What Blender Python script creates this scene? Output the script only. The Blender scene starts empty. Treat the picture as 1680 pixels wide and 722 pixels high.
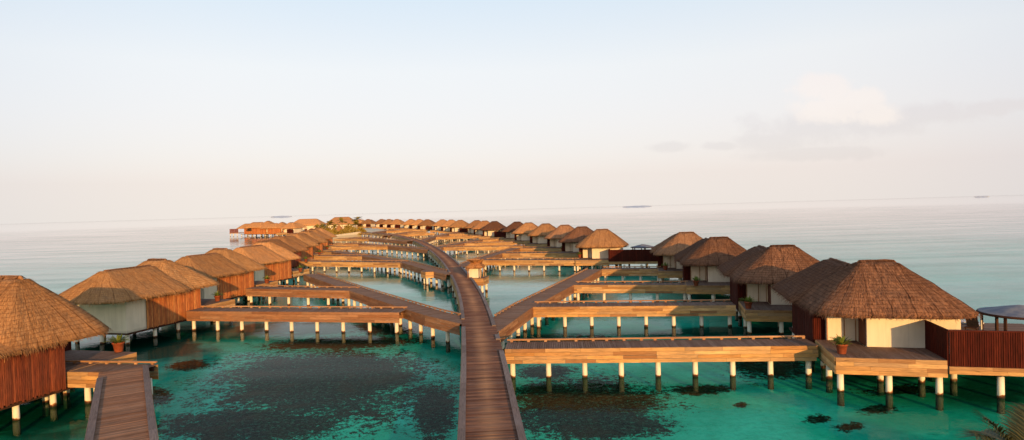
import bpy, math, random
from mathutils import Vector, Matrix, noise as mnoise

random.seed(7)
SC = bpy.context.scene
COL = SC.collection
R = math.radians
DECK = 2.0                     # walkway level above the lagoon
CAMZ = 11.0
FPX, W0, H0 = 1000.0, 1680.0, 722.0

# ------------------------------------------------------------------ camera
ROLL = math.atan(0.0286)
PITCH = math.atan(17.7 / FPX)
cam_data = bpy.data.cameras.new('camera')
cam = bpy.data.objects.new('camera', cam_data)
COL.objects.link(cam)
cam_data.sensor_width = 36.0
cam_data.lens = 36.0 * FPX / W0
cam_data.clip_start = 0.1
cam_data.clip_end = 200000
cam.location = (0, 0, CAMZ)
# look along +Y, pitched slightly down, rolled clockwise
CM = (Matrix.Rotation(R(90) - PITCH, 4, 'X') @ Matrix.Rotation(-ROLL, 4, 'Z'))
cam.rotation_euler = CM.to_euler()
SC.camera = cam
CM3 = CM.to_3x3()


def at(px, py, z=DECK):
    """ground plan point seen at a pixel of the photograph, on level z"""
    d = CM3 @ Vector(((px - W0 / 2) / FPX, -(py - H0 / 2) / FPX, -1.0))
    t = (z - CAMZ) / d.z
    return Vector((d.x * t, d.y * t))


def atd(px, dist):
    return (px - W0 / 2) / FPX * dist


# ------------------------------------------------------------------ mesh builder
class MB:
    def __init__(self):
        self.v = []; self.f = []; self.uv = []; self.m = []; self.sm = []

    def face(self, pts, uvs=None, mi=0, smooth=False):
        n = len(self.v)
        self.v += [tuple(p) for p in pts]
        self.f.append(tuple(range(n, n + len(pts))))
        self.uv.append(uvs if uvs else [(0, 0)] * len(pts))
        self.m.append(mi); self.sm.append(smooth)

    def idx(self, verts, faces, uvs=None, mi=0, smooth=True):
        n = len(self.v)
        self.v += [tuple(p) for p in verts]
        for k, f in enumerate(faces):
            self.f.append(tuple(i + n for i in f))
            self.uv.append(uvs[k] if uvs else [(0, 0)] * len(f))
            self.m.append(mi); self.sm.append(smooth)

    def obox(self, c, ax, ay, az, hx, hy, hz, u0=0.0, v0=0.0, mi=0):
        """oriented box; ax is the grain (length) direction"""
        c = Vector(c); ax = Vector(ax); ay = Vector(ay); az = Vector(az)
        P = {}
        for i in (-1, 1):
            for j in (-1, 1):
                for k in (-1, 1):
                    P[i, j, k] = c + ax * (hx * i) + ay * (hy * j) + az * (hz * k)
        keys = list(P); n = len(self.v)
        self.v += [tuple(P[k]) for k in keys]
        ix = {k: n + q for q, k in enumerate(keys)}
        quads = [((-1, -1, 1), (1, -1, 1), (1, 1, 1), (-1, 1, 1)), ((-1, 1, -1), (1, 1, -1), (1, -1, -1), (-1, -1, -1)),
                 ((-1, -1, -1), (1, -1, -1), (1, -1, 1), (-1, -1, 1)), ((1, 1, -1), (-1, 1, -1), (-1, 1, 1), (1, 1, 1)),
                 ((1, -1, -1), (1, 1, -1), (1, 1, 1), (1, -1, 1)), ((-1, 1, -1), (-1, -1, -1), (-1, -1, 1), (-1, 1, 1))]
        for q in quads:
            self.f.append(tuple(ix[k] for k in q))
            self.uv.append([(u0 + k[0] * hx, v0 + k[1] * hy + k[2] * hz) for k in q])
            self.m.append(mi); self.sm.append(False)

    def box(self, x0, x1, y0, y1, z0, z1, grain='x', mi=0):
        c = ((x0 + x1) / 2, (y0 + y1) / 2, (z0 + z1) / 2)
        h = ((x1 - x0) / 2, (y1 - y0) / 2, (z1 - z0) / 2)
        X, Y, Z = (1, 0, 0), (0, 1, 0), (0, 0, 1)
        u, v = random.random() * 50, random.random() * 50
        if grain == 'x': self.obox(c, X, Y, Z, h[0], h[1], h[2], u, v, mi)
        elif grain == 'y': self.obox(c, Y, (-1, 0, 0), Z, h[1], h[0], h[2], u, v, mi)
        else: self.obox(c, Z, X, Y, h[2], h[0], h[1], u, v, mi)

    def tube(self, pts, radii, n=8, cap=True, mi=0):
        rings = []
        vs, fs, us = [], [], []
        for i, p in enumerate(pts):
            p = Vector(p)
            a = Vector(pts[max(i - 1, 0)]); b = Vector(pts[min(i + 1, len(pts) - 1)])
            t = (b - a).normalized()
            s = t.cross(Vector((0.31, 0.95, 0.02)) if abs(t.z) > .9 else Vector((0, 0, 1))).normalized()
            r = s.cross(t)
            ring = []
            for k in range(n):
                an = 2 * math.pi * k / n
                vs.append(p + (s * math.cos(an) + r * math.sin(an)) * radii[i]); ring.append(len(vs) - 1)
            rings.append(ring)
        for i in range(len(pts) - 1):
            for k in range(n):
                k2 = (k + 1) % n
                fs.append((rings[i][k], rings[i][k2], rings[i + 1][k2], rings[i + 1][k]))
                us.append([(k / n, i), ((k + 1) / n, i), ((k + 1) / n, i + 1), (k / n, i + 1)])
        if cap:
            fs.append(tuple(rings[-1])); us.append([(0, 0)] * n)
            fs.append(tuple(reversed(rings[0]))); us.append([(0, 0)] * n)
        self.idx(vs, fs, us, mi, True)

    def lathe(self, prof, n=16, c=(0, 0, 0), mi=0):
        vs, fs = [], []
        for (r, z) in prof:
            for k in range(n):
                a = 2 * math.pi * k / n
                vs.append((c[0] + r * math.cos(a), c[1] + r * math.sin(a), c[2] + z))
        for i in range(len(prof) - 1):
            for k in range(n):
                k2 = (k + 1) % n
                fs.append((i * n + k, i * n + k2, (i + 1) * n + k2, (i + 1) * n + k))
        self.idx(vs, fs, None, mi, True)

    def mesh(self, name, mats):
        me = bpy.data.meshes.new(name)
        me.from_pydata(self.v, [], self.f)
        uvl = me.uv_layers.new(name='UVMap')
        flat = []
        for u in self.uv:
            for a in u: flat += [a[0], a[1]]
        uvl.data.foreach_set('uv', flat)
        me.polygons.foreach_set('use_smooth', self.sm)
        me.polygons.foreach_set('material_index', self.m)
        for m in (mats if isinstance(mats, (list, tuple)) else [mats]):
            me.materials.append(m)
        me.update()
        return me

    def build(self, name, mats, parent=None):
        return link(name, self.mesh(name, mats), parent)


def link(name, me, parent=None, loc=None, rz=None):
    o = bpy.data.objects.new(name, me)
    COL.objects.link(o)
    if parent is not None: o.parent = parent
    if loc is not None: o.location = loc
    if rz is not None: o.rotation_euler.z = rz
    return o


def tag(o, label=None, cat=None, group=None, kind=None):
    if label: o['label'] = label
    if cat: o['category'] = cat
    if group: o['group'] = group
    if kind: o['kind'] = kind
    return o


def thing(name, label, cat, loc=(0, 0, 0), rz=0, group=None):
    o = link(name, None, None, loc, rz)
    o.empty_display_size = .5
    return tag(o, label, cat, group)


def children(o):
    return [c for c in list(o.children)]


def copy_tree(o, parent=None):
    c = o.copy(); COL.objects.link(c); c.parent = parent
    for ch in children(o): copy_tree(ch, c)
    return c


# ------------------------------------------------------------------ node helper
class NT:
    def __init__(self, mat_or_world):
        mat_or_world.use_nodes = True
        self.t = mat_or_world.node_tree
        self.t.nodes.clear()

    def n(self, typ, ins=None, **kw):
        nd = self.t.nodes.new(typ)
        for k, v in kw.items(): setattr(nd, k, v)
        for k, v in (ins or {}).items():
            s = nd.inputs[k]
            if isinstance(v, bpy.types.NodeSocket): self.t.links.new(v, s)
            else: s.default_value = v
        return nd

    def math(self, op, a, b=0.0, c=0.0, clamp=False):
        nd = self.t.nodes.new('ShaderNodeMath'); nd.operation = op; nd.use_clamp = clamp
        for i, v in enumerate((a, b, c)):
            if isinstance(v, bpy.types.NodeSocket): self.t.links.new(v, nd.inputs[i])
            else: nd.inputs[i].default_value = v
        return nd.outputs[0]

    def vmath(self, op, a, b=(0, 0, 0)):
        nd = self.t.nodes.new('ShaderNodeVectorMath'); nd.operation = op
        for i, v in enumerate((a, b)):
            if isinstance(v, bpy.types.NodeSocket): self.t.links.new(v, nd.inputs[i])
            else: nd.inputs[i].default_value = v
        return nd.outputs[1] if op == 'LENGTH' else nd.outputs[0]

    def mix(self, f, a, b, blend='MIX'):
        nd = self.t.nodes.new('ShaderNodeMix'); nd.data_type = 'RGBA'; nd.blend_type = blend
        for s, v in ((nd.inputs[0], f), (nd.inputs[6], a), (nd.inputs[7], b)):
            if isinstance(v, bpy.types.NodeSocket): self.t.links.new(v, s)
            elif isinstance(v, (tuple, list)): s.default_value = (*v[:3], 1)
            else: s.default_value = v
        return nd.outputs[2]

    def ramp(self, f, stops, interp='LINEAR'):
        nd = self.t.nodes.new('ShaderNodeValToRGB'); nd.color_ramp.interpolation = interp
        els = nd.color_ramp.elements
        while len(els) < len(stops): els.new(0.5)
        for e, (p, c) in zip(els, stops):
            e.position = p; e.color = (*c[:3], 1) if isinstance(c, (tuple, list)) else (c, c, c, 1)
        self.t.links.new(f, nd.inputs[0])
        return nd.outputs[0]

    def noise(self, vec, scale, detail=4, rough=.55, dist=0.0):
        return self.n('ShaderNodeTexNoise', {'Vector': vec, 'Scale': scale, 'Detail': detail, 'Roughness': rough, 'Distortion': dist}).outputs['Fac']

    def smooth(self, v, a, b, o0=0.0, o1=1.0):
        nd = self.t.nodes.new('ShaderNodeMapRange'); nd.interpolation_type = 'SMOOTHSTEP'
        self.t.links.new(v, nd.inputs[0])
        nd.inputs[1].default_value = a; nd.inputs[2].default_value = b
        nd.inputs[3].default_value = o0; nd.inputs[4].default_value = o1
        return nd.outputs[0]

    def out(self, sh, world=False):
        o = self.t.nodes.new('ShaderNodeOutputWorld' if world else 'ShaderNodeOutputMaterial')
        self.t.links.new(sh, o.inputs['Surface'])


def principled(nt, color, rough=.7, normal=None, spec=.3):
    ins = {'Base Color': color if isinstance(color, bpy.types.NodeSocket) else (*color, 1), 'Roughness': rough, 'Specular IOR Level': spec}
    if normal is not None: ins['Normal'] = normal
    p = nt.n('ShaderNodeBsdfPrincipled', ins)
    return p.outputs[0]


def uvscale(nt, sx, sy):
    uv = nt.n('ShaderNodeUVMap').outputs[0]
    return nt.n('ShaderNodeMapping', {'Vector': uv, 'Scale': (sx, sy, 1)}).outputs[0]


def wood(name, tones, var=.35, rough=.75, streak=None, weather=.4, wcol=(.25, .22, .2), spec=.3):
    m = bpy.data.materials.new(name); nt = NT(m)
    rnd = nt.n('ShaderNodeNewGeometry').outputs['Random Per Island']
    base = nt.ramp(rnd, [(i / (len(tones) - 1), t) for i, t in enumerate(tones)])
    g = nt.noise(uvscale(nt, .9, 16), 1.6, 5, .6, .4)
    g2 = nt.noise(uvscale(nt, .5, 1.2), 1.1, 3)
    pos = nt.n('ShaderNodeNewGeometry').outputs['Position']
    blotch = nt.noise(pos, .45, 3)
    knot = nt.noise(uvscale(nt, .55, 4), 2.3, 2, .5)
    f = nt.math('MULTIPLY', nt.smooth(g, .3, .7, 1 - var, 1 + var * .6), nt.smooth(knot, .64, .74, 1.0, .55))
    c = nt.mix(1.0, base, nt.n('ShaderNodeCombineColor', {0: f, 1: f, 2: f}).outputs[0], 'MULTIPLY')
    wf = nt.math('MULTIPLY', nt.smooth(nt.math('ADD', nt.math('MULTIPLY', g2, .5), nt.math('MULTIPLY', blotch, .5)), .42, .66), weather)
    c = nt.mix(wf, c, wcol)
    if streak:  # lighter band along the centre line
        u = nt.n('ShaderNodeSeparateXYZ', {0: nt.n('ShaderNodeUVMap').outputs[0]}).outputs[0]
        au = nt.math('ABSOLUTE', u)
        wob = nt.noise(pos, .35, 2)
        s = nt.smooth(nt.math('ADD', au, nt.math('MULTIPLY', nt.math('SUBTRACT', wob, .5), .7)), -.1, .75, 1, 0)
        s = nt.math('MULTIPLY', s, nt.smooth(nt.noise(pos, .16, 2), .3, .6, .35, 1))
        c = nt.mix(nt.math('MULTIPLY', s, nt.smooth(rnd, .0, 1.0, .25, .8)), c, streak)
    bump = nt.n('ShaderNodeBump', {'Strength': .35, 'Distance': .01, 'Height': g}).outputs[0]
    nt.out(principled(nt, c, rough, bump, spec))
    return m


M = {}
M['board'] = wood('weathered_warm_board', [(.624, .312, .102), (.432, .198, .062), (.744, .432, .180), (.300, .126, .046), (.528, .312, .144), (.672, .348, .108), (.396, .240, .132)], weather=.45, wcol=(.26, .16, .085), spec=.1)
M['board_old'] = wood('aged_red_brown_board', [(.360, .162, .074), (.276, .114, .050), (.432, .216, .108), (.228, .090, .041), (.336, .168, .084)], weather=.35, wcol=(.20, .13, .085), spec=.1)
M['plank'] = wood('grey_brown_plank', [(.20, .115, .075), (.155, .085, .055), (.24, .15, .105), (.18, .10, .07)], weather=.45, wcol=(.22, .15, .11), rough=.75, spec=.05)
M['mainplank'] = wood('streaked_walkway_plank', [(.205, .086, .049), (.103, .041, .024), (.281, .130, .076), (.140, .057, .032), (.184, .103, .073)], weather=.3, wcol=(.17, .105, .08), streak=(.50, .25, .12), rough=.8, spec=.04)
M['walkplank'] = wood('warm_walkway_plank', [(.30, .145, .08), (.21, .095, .05), (.37, .19, .11), (.25, .12, .068)], weather=.4, wcol=(.24, .155, .105), rough=.8, spec=.04)
M['kerb'] = wood('grey_kerb_timber', [(.21, .14, .11), (.17, .115, .09), (.25, .175, .14)], weather=.5, wcol=(.22, .17, .15), spec=.1)
M['rail'] = wood('warm_kerb_rail', [(.432, .216, .096), (.336, .156, .066), (.504, .276, .132)], weather=.3, wcol=(.24, .15, .10))
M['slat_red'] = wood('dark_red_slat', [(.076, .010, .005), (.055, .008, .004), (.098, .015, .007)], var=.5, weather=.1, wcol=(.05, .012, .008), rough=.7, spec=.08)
M['slat_orange'] = wood('orange_brown_slat', [(.660, .216, .050), (.504, .138, .034), (.768, .312, .090), (.336, .078, .020)], var=.5, weather=.2, wcol=(.12, .05, .025), rough=.65)
M['slat_brown'] = wood('red_brown_slat', [(.264, .058, .020), (.168, .036, .014), (.348, .084, .029), (.108, .026, .012)], var=.5, weather=.2, wcol=(.07, .03, .018), rough=.65)
M['door'] = wood('brown_door', [(.15, .045, .018), (.13, .038, .015)], var=.4, weather=.1)


def plaster():
    m = bpy.data.materials.new('cream_plaster'); nt = NT(m)
    pos = nt.n('ShaderNodeTexCoord').outputs['Object']
    st = nt.noise(nt.n('ShaderNodeMapping', {'Vector': pos, 'Scale': (3, 3, .4)}).outputs[0], 1.0, 4)
    big = nt.noise(pos, .7, 3)
    c = nt.mix(nt.smooth(st, .35, .75), (.80, .66, .47), (.72, .58, .40))
    c = nt.mix(nt.math('MULTIPLY', nt.smooth(big, .45, .75), .4), c, (.58, .47, .32))
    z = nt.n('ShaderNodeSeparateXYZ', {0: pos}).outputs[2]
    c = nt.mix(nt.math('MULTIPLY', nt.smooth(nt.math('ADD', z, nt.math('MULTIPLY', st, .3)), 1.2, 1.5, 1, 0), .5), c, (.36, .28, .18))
    # vertical panel joints
    x = nt.n('ShaderNodeSeparateXYZ', {0: pos})
    j = nt.math('PINGPONG', nt.math('ADD', x.outputs[0], x.outputs[1]), .61)
    jf = nt.smooth(j, .0, .018, .35, 0)
    c = nt.mix(jf, c, (.36, .29, .2))
    bump = nt.n('ShaderNodeBump', {'Strength': .25, 'Distance': .01, 'Height': nt.noise(pos, 30, 3)}).outputs[0]
    nt.out(principled(nt, c, .85, bump, .15))
    return m


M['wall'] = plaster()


def thatch(name, tones, old=.3):
    m = bpy.data.materials.new(name); nt = NT(m)
    geo = nt.n('ShaderNodeNewGeometry')
    rnd = geo.outputs['Random Per Island']
    uv = nt.n('ShaderNodeUVMap').outputs[0]
    sx = nt.n('ShaderNodeSeparateXYZ', {0: uv})
    fine = nt.noise(uvscale(nt, 26, 2.2), 1.0, 5, .65, .3)
    med = nt.noise(uvscale(nt, 3.5, .9), 1.0, 4, .6)
    oi = nt.n('ShaderNodeObjectInfo').outputs['Random']
    pos = nt.n('ShaderNodeTexCoord').outputs['Object']
    off = nt.n('ShaderNodeCombineXYZ', {0: nt.math('MULTIPLY', oi, 37), 1: nt.math('MULTIPLY', oi, 91)}).outputs[0]
    big = nt.noise(nt.vmath('ADD', pos, off), .55, 4, .6)
    f = nt.math('ADD', nt.math('MULTIPLY', fine, .5), nt.math('ADD', nt.math('MULTIPLY', med, .2), nt.math('MULTIPLY', rnd, .3)))
    c = nt.ramp(f, [(.22, tones[0]), (.45, tones[1]), (.6, tones[2]), (.8, tones[3])])
    c = nt.mix(nt.math('MULTIPLY', nt.smooth(big, .4, .68), old), c, tones[4])
    age = nt.smooth(nt.math('FRACT', nt.math('MULTIPLY', oi, 7.31)), 0, 1, .78, 1.18)
    c = nt.mix(1.0, c, nt.n('ShaderNodeCombineColor', {0: age, 1: age, 2: age}).outputs[0], 'MULTIPLY')
    damp = nt.noise(nt.vmath('ADD', pos, off), 1.6, 4, .65)
    c = nt.mix(nt.smooth(damp, .56, .72, 0, .45), c, (tones[4][0] * .55, tones[4][1] * .55, tones[4][2] * .55))
    # courses across the slope
    wv = nt.math('ADD', sx.outputs[1], nt.math('MULTIPLY', nt.noise(uvscale(nt, .7, 1), 1, 3), .12))
    cr = nt.math('PINGPONG', wv, .15)
    cf = nt.math('MULTIPLY', nt.smooth(cr, .0, .05, 1, 0), nt.smooth(med, .35, .6, .2, .75))
    c = nt.mix(cf, c, tones[0])
    # darker binding lines running down the slope
    wu = nt.math('ADD', sx.outputs[0], nt.math('MULTIPLY', nt.noise(uvscale(nt, .4, .5), 1, 2), .5))
    ln = nt.math('PINGPONG', wu, .62)
    lf = nt.math('MULTIPLY', nt.smooth(ln, .0, .06, 1, 0), nt.smooth(nt.noise(uvscale(nt, .8, .35), 1, 2), .36, .56, .25, .9))
    c = nt.mix(lf, c, (tones[0][0] * .55, tones[0][1] * .5, tones[0][2] * .5))
    h = nt.math('ADD', nt.math('MULTIPLY', fine, 1.0), nt.math('MULTIPLY', cr, 3.0))
    bump = nt.n('ShaderNodeBump', {'Strength': .8, 'Distance': .05, 'Height': h}).outputs[0]
    nt.out(principled(nt, c, .9, bump, .1))
    return m


M['thatch_gold'] = thatch('golden_thatch', [(.180, .072, .026), (.456, .198, .070), (.600, .282, .106), (.720, .384, .162), (.360, .198, .102)], .3)
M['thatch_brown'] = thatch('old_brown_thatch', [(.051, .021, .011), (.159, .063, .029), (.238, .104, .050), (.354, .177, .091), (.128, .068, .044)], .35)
M['thatch_bright'] = thatch('bright_golden_thatch', [(.255, .104, .035), (.580, .267, .093), (.719, .360, .133), (.835, .476, .197), (.487, .267, .128)], .25)
M['thatch_mid'] = thatch('weathered_thatch', [(.110, .046, .021), (.305, .134, .056), (.427, .201, .091), (.549, .293, .140), (.244, .140, .085)], .35)


def concrete_post():
    m = bpy.data.materials.new('pale_concrete_post'); nt = NT(m)
    pos = nt.n('ShaderNodeNewGeometry').outputs['Position']
    z = nt.n('ShaderNodeSeparateXYZ', {0: pos}).outputs[2]
    nz = nt.math('MULTIPLY', nt.noise(pos, 2.2, 4), .55)
    zz = nt.math('ADD', z, nz)
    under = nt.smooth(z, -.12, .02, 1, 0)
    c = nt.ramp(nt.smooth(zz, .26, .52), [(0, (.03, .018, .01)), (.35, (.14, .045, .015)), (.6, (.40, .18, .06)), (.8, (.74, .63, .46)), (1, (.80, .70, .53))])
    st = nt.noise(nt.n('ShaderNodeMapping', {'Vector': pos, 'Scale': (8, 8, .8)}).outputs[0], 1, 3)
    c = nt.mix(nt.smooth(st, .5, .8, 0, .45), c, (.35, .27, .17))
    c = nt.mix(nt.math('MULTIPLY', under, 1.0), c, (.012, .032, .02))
    nt.out(principled(nt, c, .8, None, .2))
    return m


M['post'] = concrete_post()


def plain(name, c1, c2, scale=6, rough=.8, bump=.2, spec=.2):
    m = bpy.data.materials.new(name); nt = NT(m)
    pos = nt.n('ShaderNodeTexCoord').outputs['Object']
    nz = nt.noise(pos, scale, 4)
    c = nt.mix(nt.smooth(nz, .35, .7), c1, c2)
    b = nt.n('ShaderNodeBump', {'Strength': bump, 'Distance': .02, 'Height': nz}).outputs[0]
    nt.out(principled(nt, c, rough, b, spec))
    return m


def leafmat(name, a, b, trans=.35):
    m = bpy.data.materials.new(name); nt = NT(m)
    rnd = nt.n('ShaderNodeNewGeometry').outputs['Random Per Island']
    c = nt.mix(rnd, a, b)
    p = principled(nt, c, .5, None, .4)
    t = nt.n('ShaderNodeBsdfTranslucent', {'Color': c}).outputs[0]
    nt.out(nt.n('ShaderNodeMixShader', {0: trans, 1: p, 2: t}).outputs[0])
    return m


M['terracotta'] = plain('terracotta', (.30, .075, .03), (.22, .05, .02), 5)
M['soil'] = plain('soil', (.04, .025, .015), (.06, .04, .02), 12)
M['leaf'] = leafmat('pot_leaf', (.10, .15, .02), (.30, .30, .05))
M['palm'] = leafmat('palm_leaf', (.10, .095, .02), (.20, .15, .035))
M['palm_far'] = leafmat('island_palm_leaf', (.28, .22, .03), (.45, .30, .05))
M['frond'] = leafmat('frond_leaf', (.025, .04, .01), (.17, .13, .03), .2)
M['shrub'] = leafmat('shrub_leaf', (.26, .20, .03), (.55, .33, .06))
M['trunk'] = plain('palm_trunk', (.17, .10, .055), (.26, .17, .10), 4)
M['sand'] = plain('coral_sand', (.62, .53, .38), (.52, .43, .3), .6)
M['cloth'] = plain('white_cloth', (.72, .68, .62), (.62, .58, .52), 3)
M['canopy'] = plain('grey_blue_canopy', (.12, .13, .165), (.24, .22, .21), 1.6)
M['dark'] = plain('dark_timber', (.05, .022, .013), (.075, .03, .016), 4)
M['darkcloth'] = plain('dark_mesh_fabric', (.03, .025, .03), (.05, .04, .045), 6)
M['island'] = plain('hazy_island', (.44, .49, .57), (.47, .51, .58), .01)  # distance haze mixed into the pale blue-grey colour
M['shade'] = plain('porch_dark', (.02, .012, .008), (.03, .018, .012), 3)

# ------------------------------------------------------------------ seabed and water
HF = 1.0


def seabed_material():
    m = bpy.data.materials.new('lagoon_floor'); nt = NT(m)
    pos = nt.n('ShaderNodeNewGeometry').outputs['Position']
    s = nt.n('ShaderNodeSeparateXYZ', {0: pos})
    ZB = -.85
    ells = [(530, 640, 240, 78), (420, 700, 190, 38), (560, 563, 150, 13), (955, 670, 165, 60), (712, 680, 45, 50),
            (955, 570, 95, 22), (245, 650, 45, 22), (1265, 598, 80, 30), (1340, 688, 26, 8), (1440, 672, 40, 9), (1395, 700, 30, 9),
            (1215, 664, 14, 6), (640, 540, 70, 12), (900, 640, 70, 16), (1150, 640, 60, 10), (1480, 640, 70, 10), (310, 600, 40, 10), (1010, 700, 110, 26), (900, 610, 60, 14)]
    deep = [(60, 680, 170, 75), (235, 575, 150, 36), (1450, 608, 240, 30), (470, 540, 230, 18), (1620, 640, 120, 40), (900, 560, 90, 14), (1180, 545, 160, 12)]  # shade round the villas and piers, painted into the floor colour
    def field(ells):
      total = None
      for k, (px, py, rx, ry) in enumerate(ells):
          c = at(px, py, ZB)
          a = at(px, py - ry, ZB); b = at(px, py + ry, ZB)
          wx = rx / FPX * c.y; wy = (a.y - b.y) / 2
          dx = nt.math('MULTIPLY', nt.math('SUBTRACT', s.outputs[0], nt.math('MULTIPLY', s.outputs[1], c.x / c.y)), 1 / wx)
          dy = nt.math('MULTIPLY', nt.math('SUBTRACT', s.outputs[1], (a.y + b.y) / 2), 1 / wy)
          d = nt.math('SUBTRACT', 1.0, nt.math('SQRT', nt.math('ADD', nt.math('MULTIPLY', dx, dx), nt.math('MULTIPLY', dy, dy))))
          total = d if total is None else nt.math('MAXIMUM', total, d)
      return total
    total = field(ells); shade_field = field(deep)
    n1 = nt.noise(pos, .32, 5, .62, .6)
    n2 = nt.noise(pos, 2.6, 6, .75, .3)
    n3 = nt.noise(pos, .11, 4, .6)
    n4 = nt.noise(pos, 9.0, 4, .7)
    base = nt.math('ADD', nt.math('ADD', nt.math('MULTIPLY', total, 2.4), .16), nt.math('MULTIPLY', nt.math('SUBTRACT', n1, .56), 2.8))
    base = nt.math('ADD', base, nt.math('MULTIPLY', nt.math('SUBTRACT', n2, .54), 4.6))
    base = nt.math('ADD', base, nt.math('MULTIPLY', nt.math('SUBTRACT', n4, .5), 3.2))
    mask = nt.smooth(base, .02, .30)
    # loose specks of weed anywhere
    spk = nt.math('MULTIPLY', nt.smooth(nt.math('ADD', nt.math('MULTIPLY', n2, .6), nt.math('MULTIPLY', n1, .4)), .60, .65), .75)
    mask = nt.math('MAXIMUM', mask, spk)
    sand = nt.mix(nt.smooth(n3, .35, .66), (.02, .36, .245), (.075, .60, .445))
    sand = nt.mix(nt.smooth(n2, .4, .7, 0, .4), sand, (.01, .23, .15))
    sand = nt.mix(nt.smooth(n1, .5, .75, 0, .5), sand, (.09, .58, .43))
    n5 = nt.noise(pos, 3.6, 5, .7)
    grass = nt.mix(nt.smooth(n4, .42, .66), (.003, .007, .005), (.035, .05, .03))
    grass = nt.mix(nt.smooth(n5, .53, .62, 0, .7), grass, (.035, .14, .095))
    grass = nt.mix(nt.smooth(n1, .48, .7, 0, .6), grass, (.06, .026, .010))
    dist = nt.vmath('LENGTH', pos)
    far = nt.mix(nt.smooth(n3, .3, .7), (.06, .66, .49), (.27, .95, .74))
    sand = nt.mix(nt.smooth(dist, 52, 110), sand, far)
    shade_mask = nt.smooth(nt.math('ADD', shade_field, nt.math('MULTIPLY', nt.math('SUBTRACT', n1, .5), 1.2)), .0, .55)
    sand = nt.mix(nt.math('MULTIPLY', shade_mask, .9), sand, (.003, .055, .038))
    # shallow pale sand outside the right-hand row
    c = nt.mix(nt.math('MULTIPLY', mask, nt.smooth(dist, 70, 180, 1, .35)), sand, grass)
    bmp = nt.n('ShaderNodeBump', {'Strength': .4, 'Distance': .15, 'Height': n2}).outputs[0]
    nt.out(principled(nt, c, .9, bmp, .0))
    return m


def water_material():
    m = bpy.data.materials.new('lagoon_water'); nt = NT(m)
    pos = nt.n('ShaderNodeNewGeometry').outputs['Position']
    dist = nt.vmath('LENGTH', pos)
    p2 = nt.n('ShaderNodeMapping', {'Vector': pos, 'Scale': (.55, 1.0, 1)}).outputs[0]
    a = nt.noise(p2, 1.3, 3, .5, .4)
    b = nt.noise(p2, .33, 3, .5, .3)
    c5 = nt.noise(p2, 4.5, 3, .6, .3)
    calm = nt.smooth(nt.noise(pos, .035, 3), .35, .65, .45, 1.25)
    h = nt.math('MULTIPLY', nt.math('ADD', nt.math('MULTIPLY', c5, .009), nt.math('ADD', nt.math('MULTIPLY', a, .036), nt.math('MULTIPLY', b, .06))), calm)
    bump = nt.n('ShaderNodeBump', {'Strength': nt.smooth(dist, 120, 900, .6, .03), 'Distance': 1.0, 'Height': h}).outputs[0]
    fr = nt.n('ShaderNodeFresnel', {'IOR': 1.333, 'Normal': bump}).outputs[0]
    streak = nt.noise(nt.n('ShaderNodeMapping', {'Vector': pos, 'Scale': (.002, .018, 1)}).outputs[0], 1.0, 4, .6)
    streak2 = nt.noise(nt.n('ShaderNodeMapping', {'Vector': pos, 'Scale': (.012, .11, 1)}).outputs[0], 1.0, 5, .65)
    st = nt.math('MULTIPLY', nt.smooth(streak, .34, .56, .80, 1.0), nt.smooth(streak2, .3, .6, .82, 1.0))
    st = nt.math('MAXIMUM', st, nt.smooth(dist, 300, 1100, 0, 1.0))
    farf = nt.math('MULTIPLY', nt.smooth(dist, 110, 650), st)
    f = nt.math('MAXIMUM', nt.math('MULTIPLY', fr, nt.math('MULTIPLY', nt.smooth(dist, 34, 84, .19, .86), nt.math('MULTIPLY', nt.smooth(dist, 110, 260, 1, 1.2), nt.smooth(streak2, .3, .62, .80, 1.06)))), farf, clamp=True)
    tr = nt.n('ShaderNodeBsdfTransparent', {'Color': (.62, .95, .85, 1)}).outputs[0]
    gcol = nt.mix(nt.smooth(dist, 200, 1600), (.955, .925, .92), (.99, .98, .98))
    gl = nt.n('ShaderNodeBsdfGlossy', {'Color': gcol, 'Roughness': .02, 'Normal': bump}).outputs[0]
    nt.out(nt.n('ShaderNodeMixShader', {0: f, 1: tr, 2: gl}).outputs[0])
    return m


def disc(name, z, mat, rad):
    b = MB()
    rings = [0, 60, 200, 1000, 6000, rad]
    n = 48
    vs = [(0, 100, z)]; fs = []
    for r in rings[1:]:
        for k in range(n):
            an = 2 * math.pi * k / n
            vs.append((r * math.cos(an), 100 + r * math.sin(an), z))
    for k in range(n):
        fs.append((0, 1 + k, 1 + (k + 1) % n))
    for i in range(len(rings) - 2):
        for k in range(n):
            k2 = (k + 1) % n
            fs.append((1 + i * n + k, 1 + (i + 1) * n + k, 1 + (i + 1) * n + k2, 1 + i * n + k2))
    b.idx(vs, fs, None, 0, False)
    return tag(b.build(name, mat), kind='structure')


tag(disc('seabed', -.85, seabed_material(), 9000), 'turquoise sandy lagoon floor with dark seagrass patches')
tag(disc('water', 0.0, water_material(), 90000), 'calm clear lagoon water reaching the horizon')

# ------------------------------------------------------------------ boardwalks
post_mb = MB()
post_mb.tube([(0, 0, -1.0), (0, 0, 0.2), (0, 0, 1.14)], [.19, .175, .165], 12)
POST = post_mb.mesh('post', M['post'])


def smooth_line(pts, step=1.0):
    """Catmull-Rom through plan points"""
    P = [pts[0] * 2 - pts[1]] + list(pts) + [pts[-1] * 2 - pts[-2]]
    out = []
    for i in range(1, len(P) - 2):
        n = max(2, int((P[i + 1] - P[i]).length / step))
        for k in range(n):
            t = k / n
            a, b, c, d = P[i - 1], P[i], P[i + 1], P[i + 2]
            out.append(.5 * ((2 * b) + (c - a) * t + (2 * a - 5 * b + 4 * c - d) * t * t + (3 * b - a - 3 * c + d) * t ** 3))
    out.append(Vector(pts[-1]))
    return out


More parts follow.
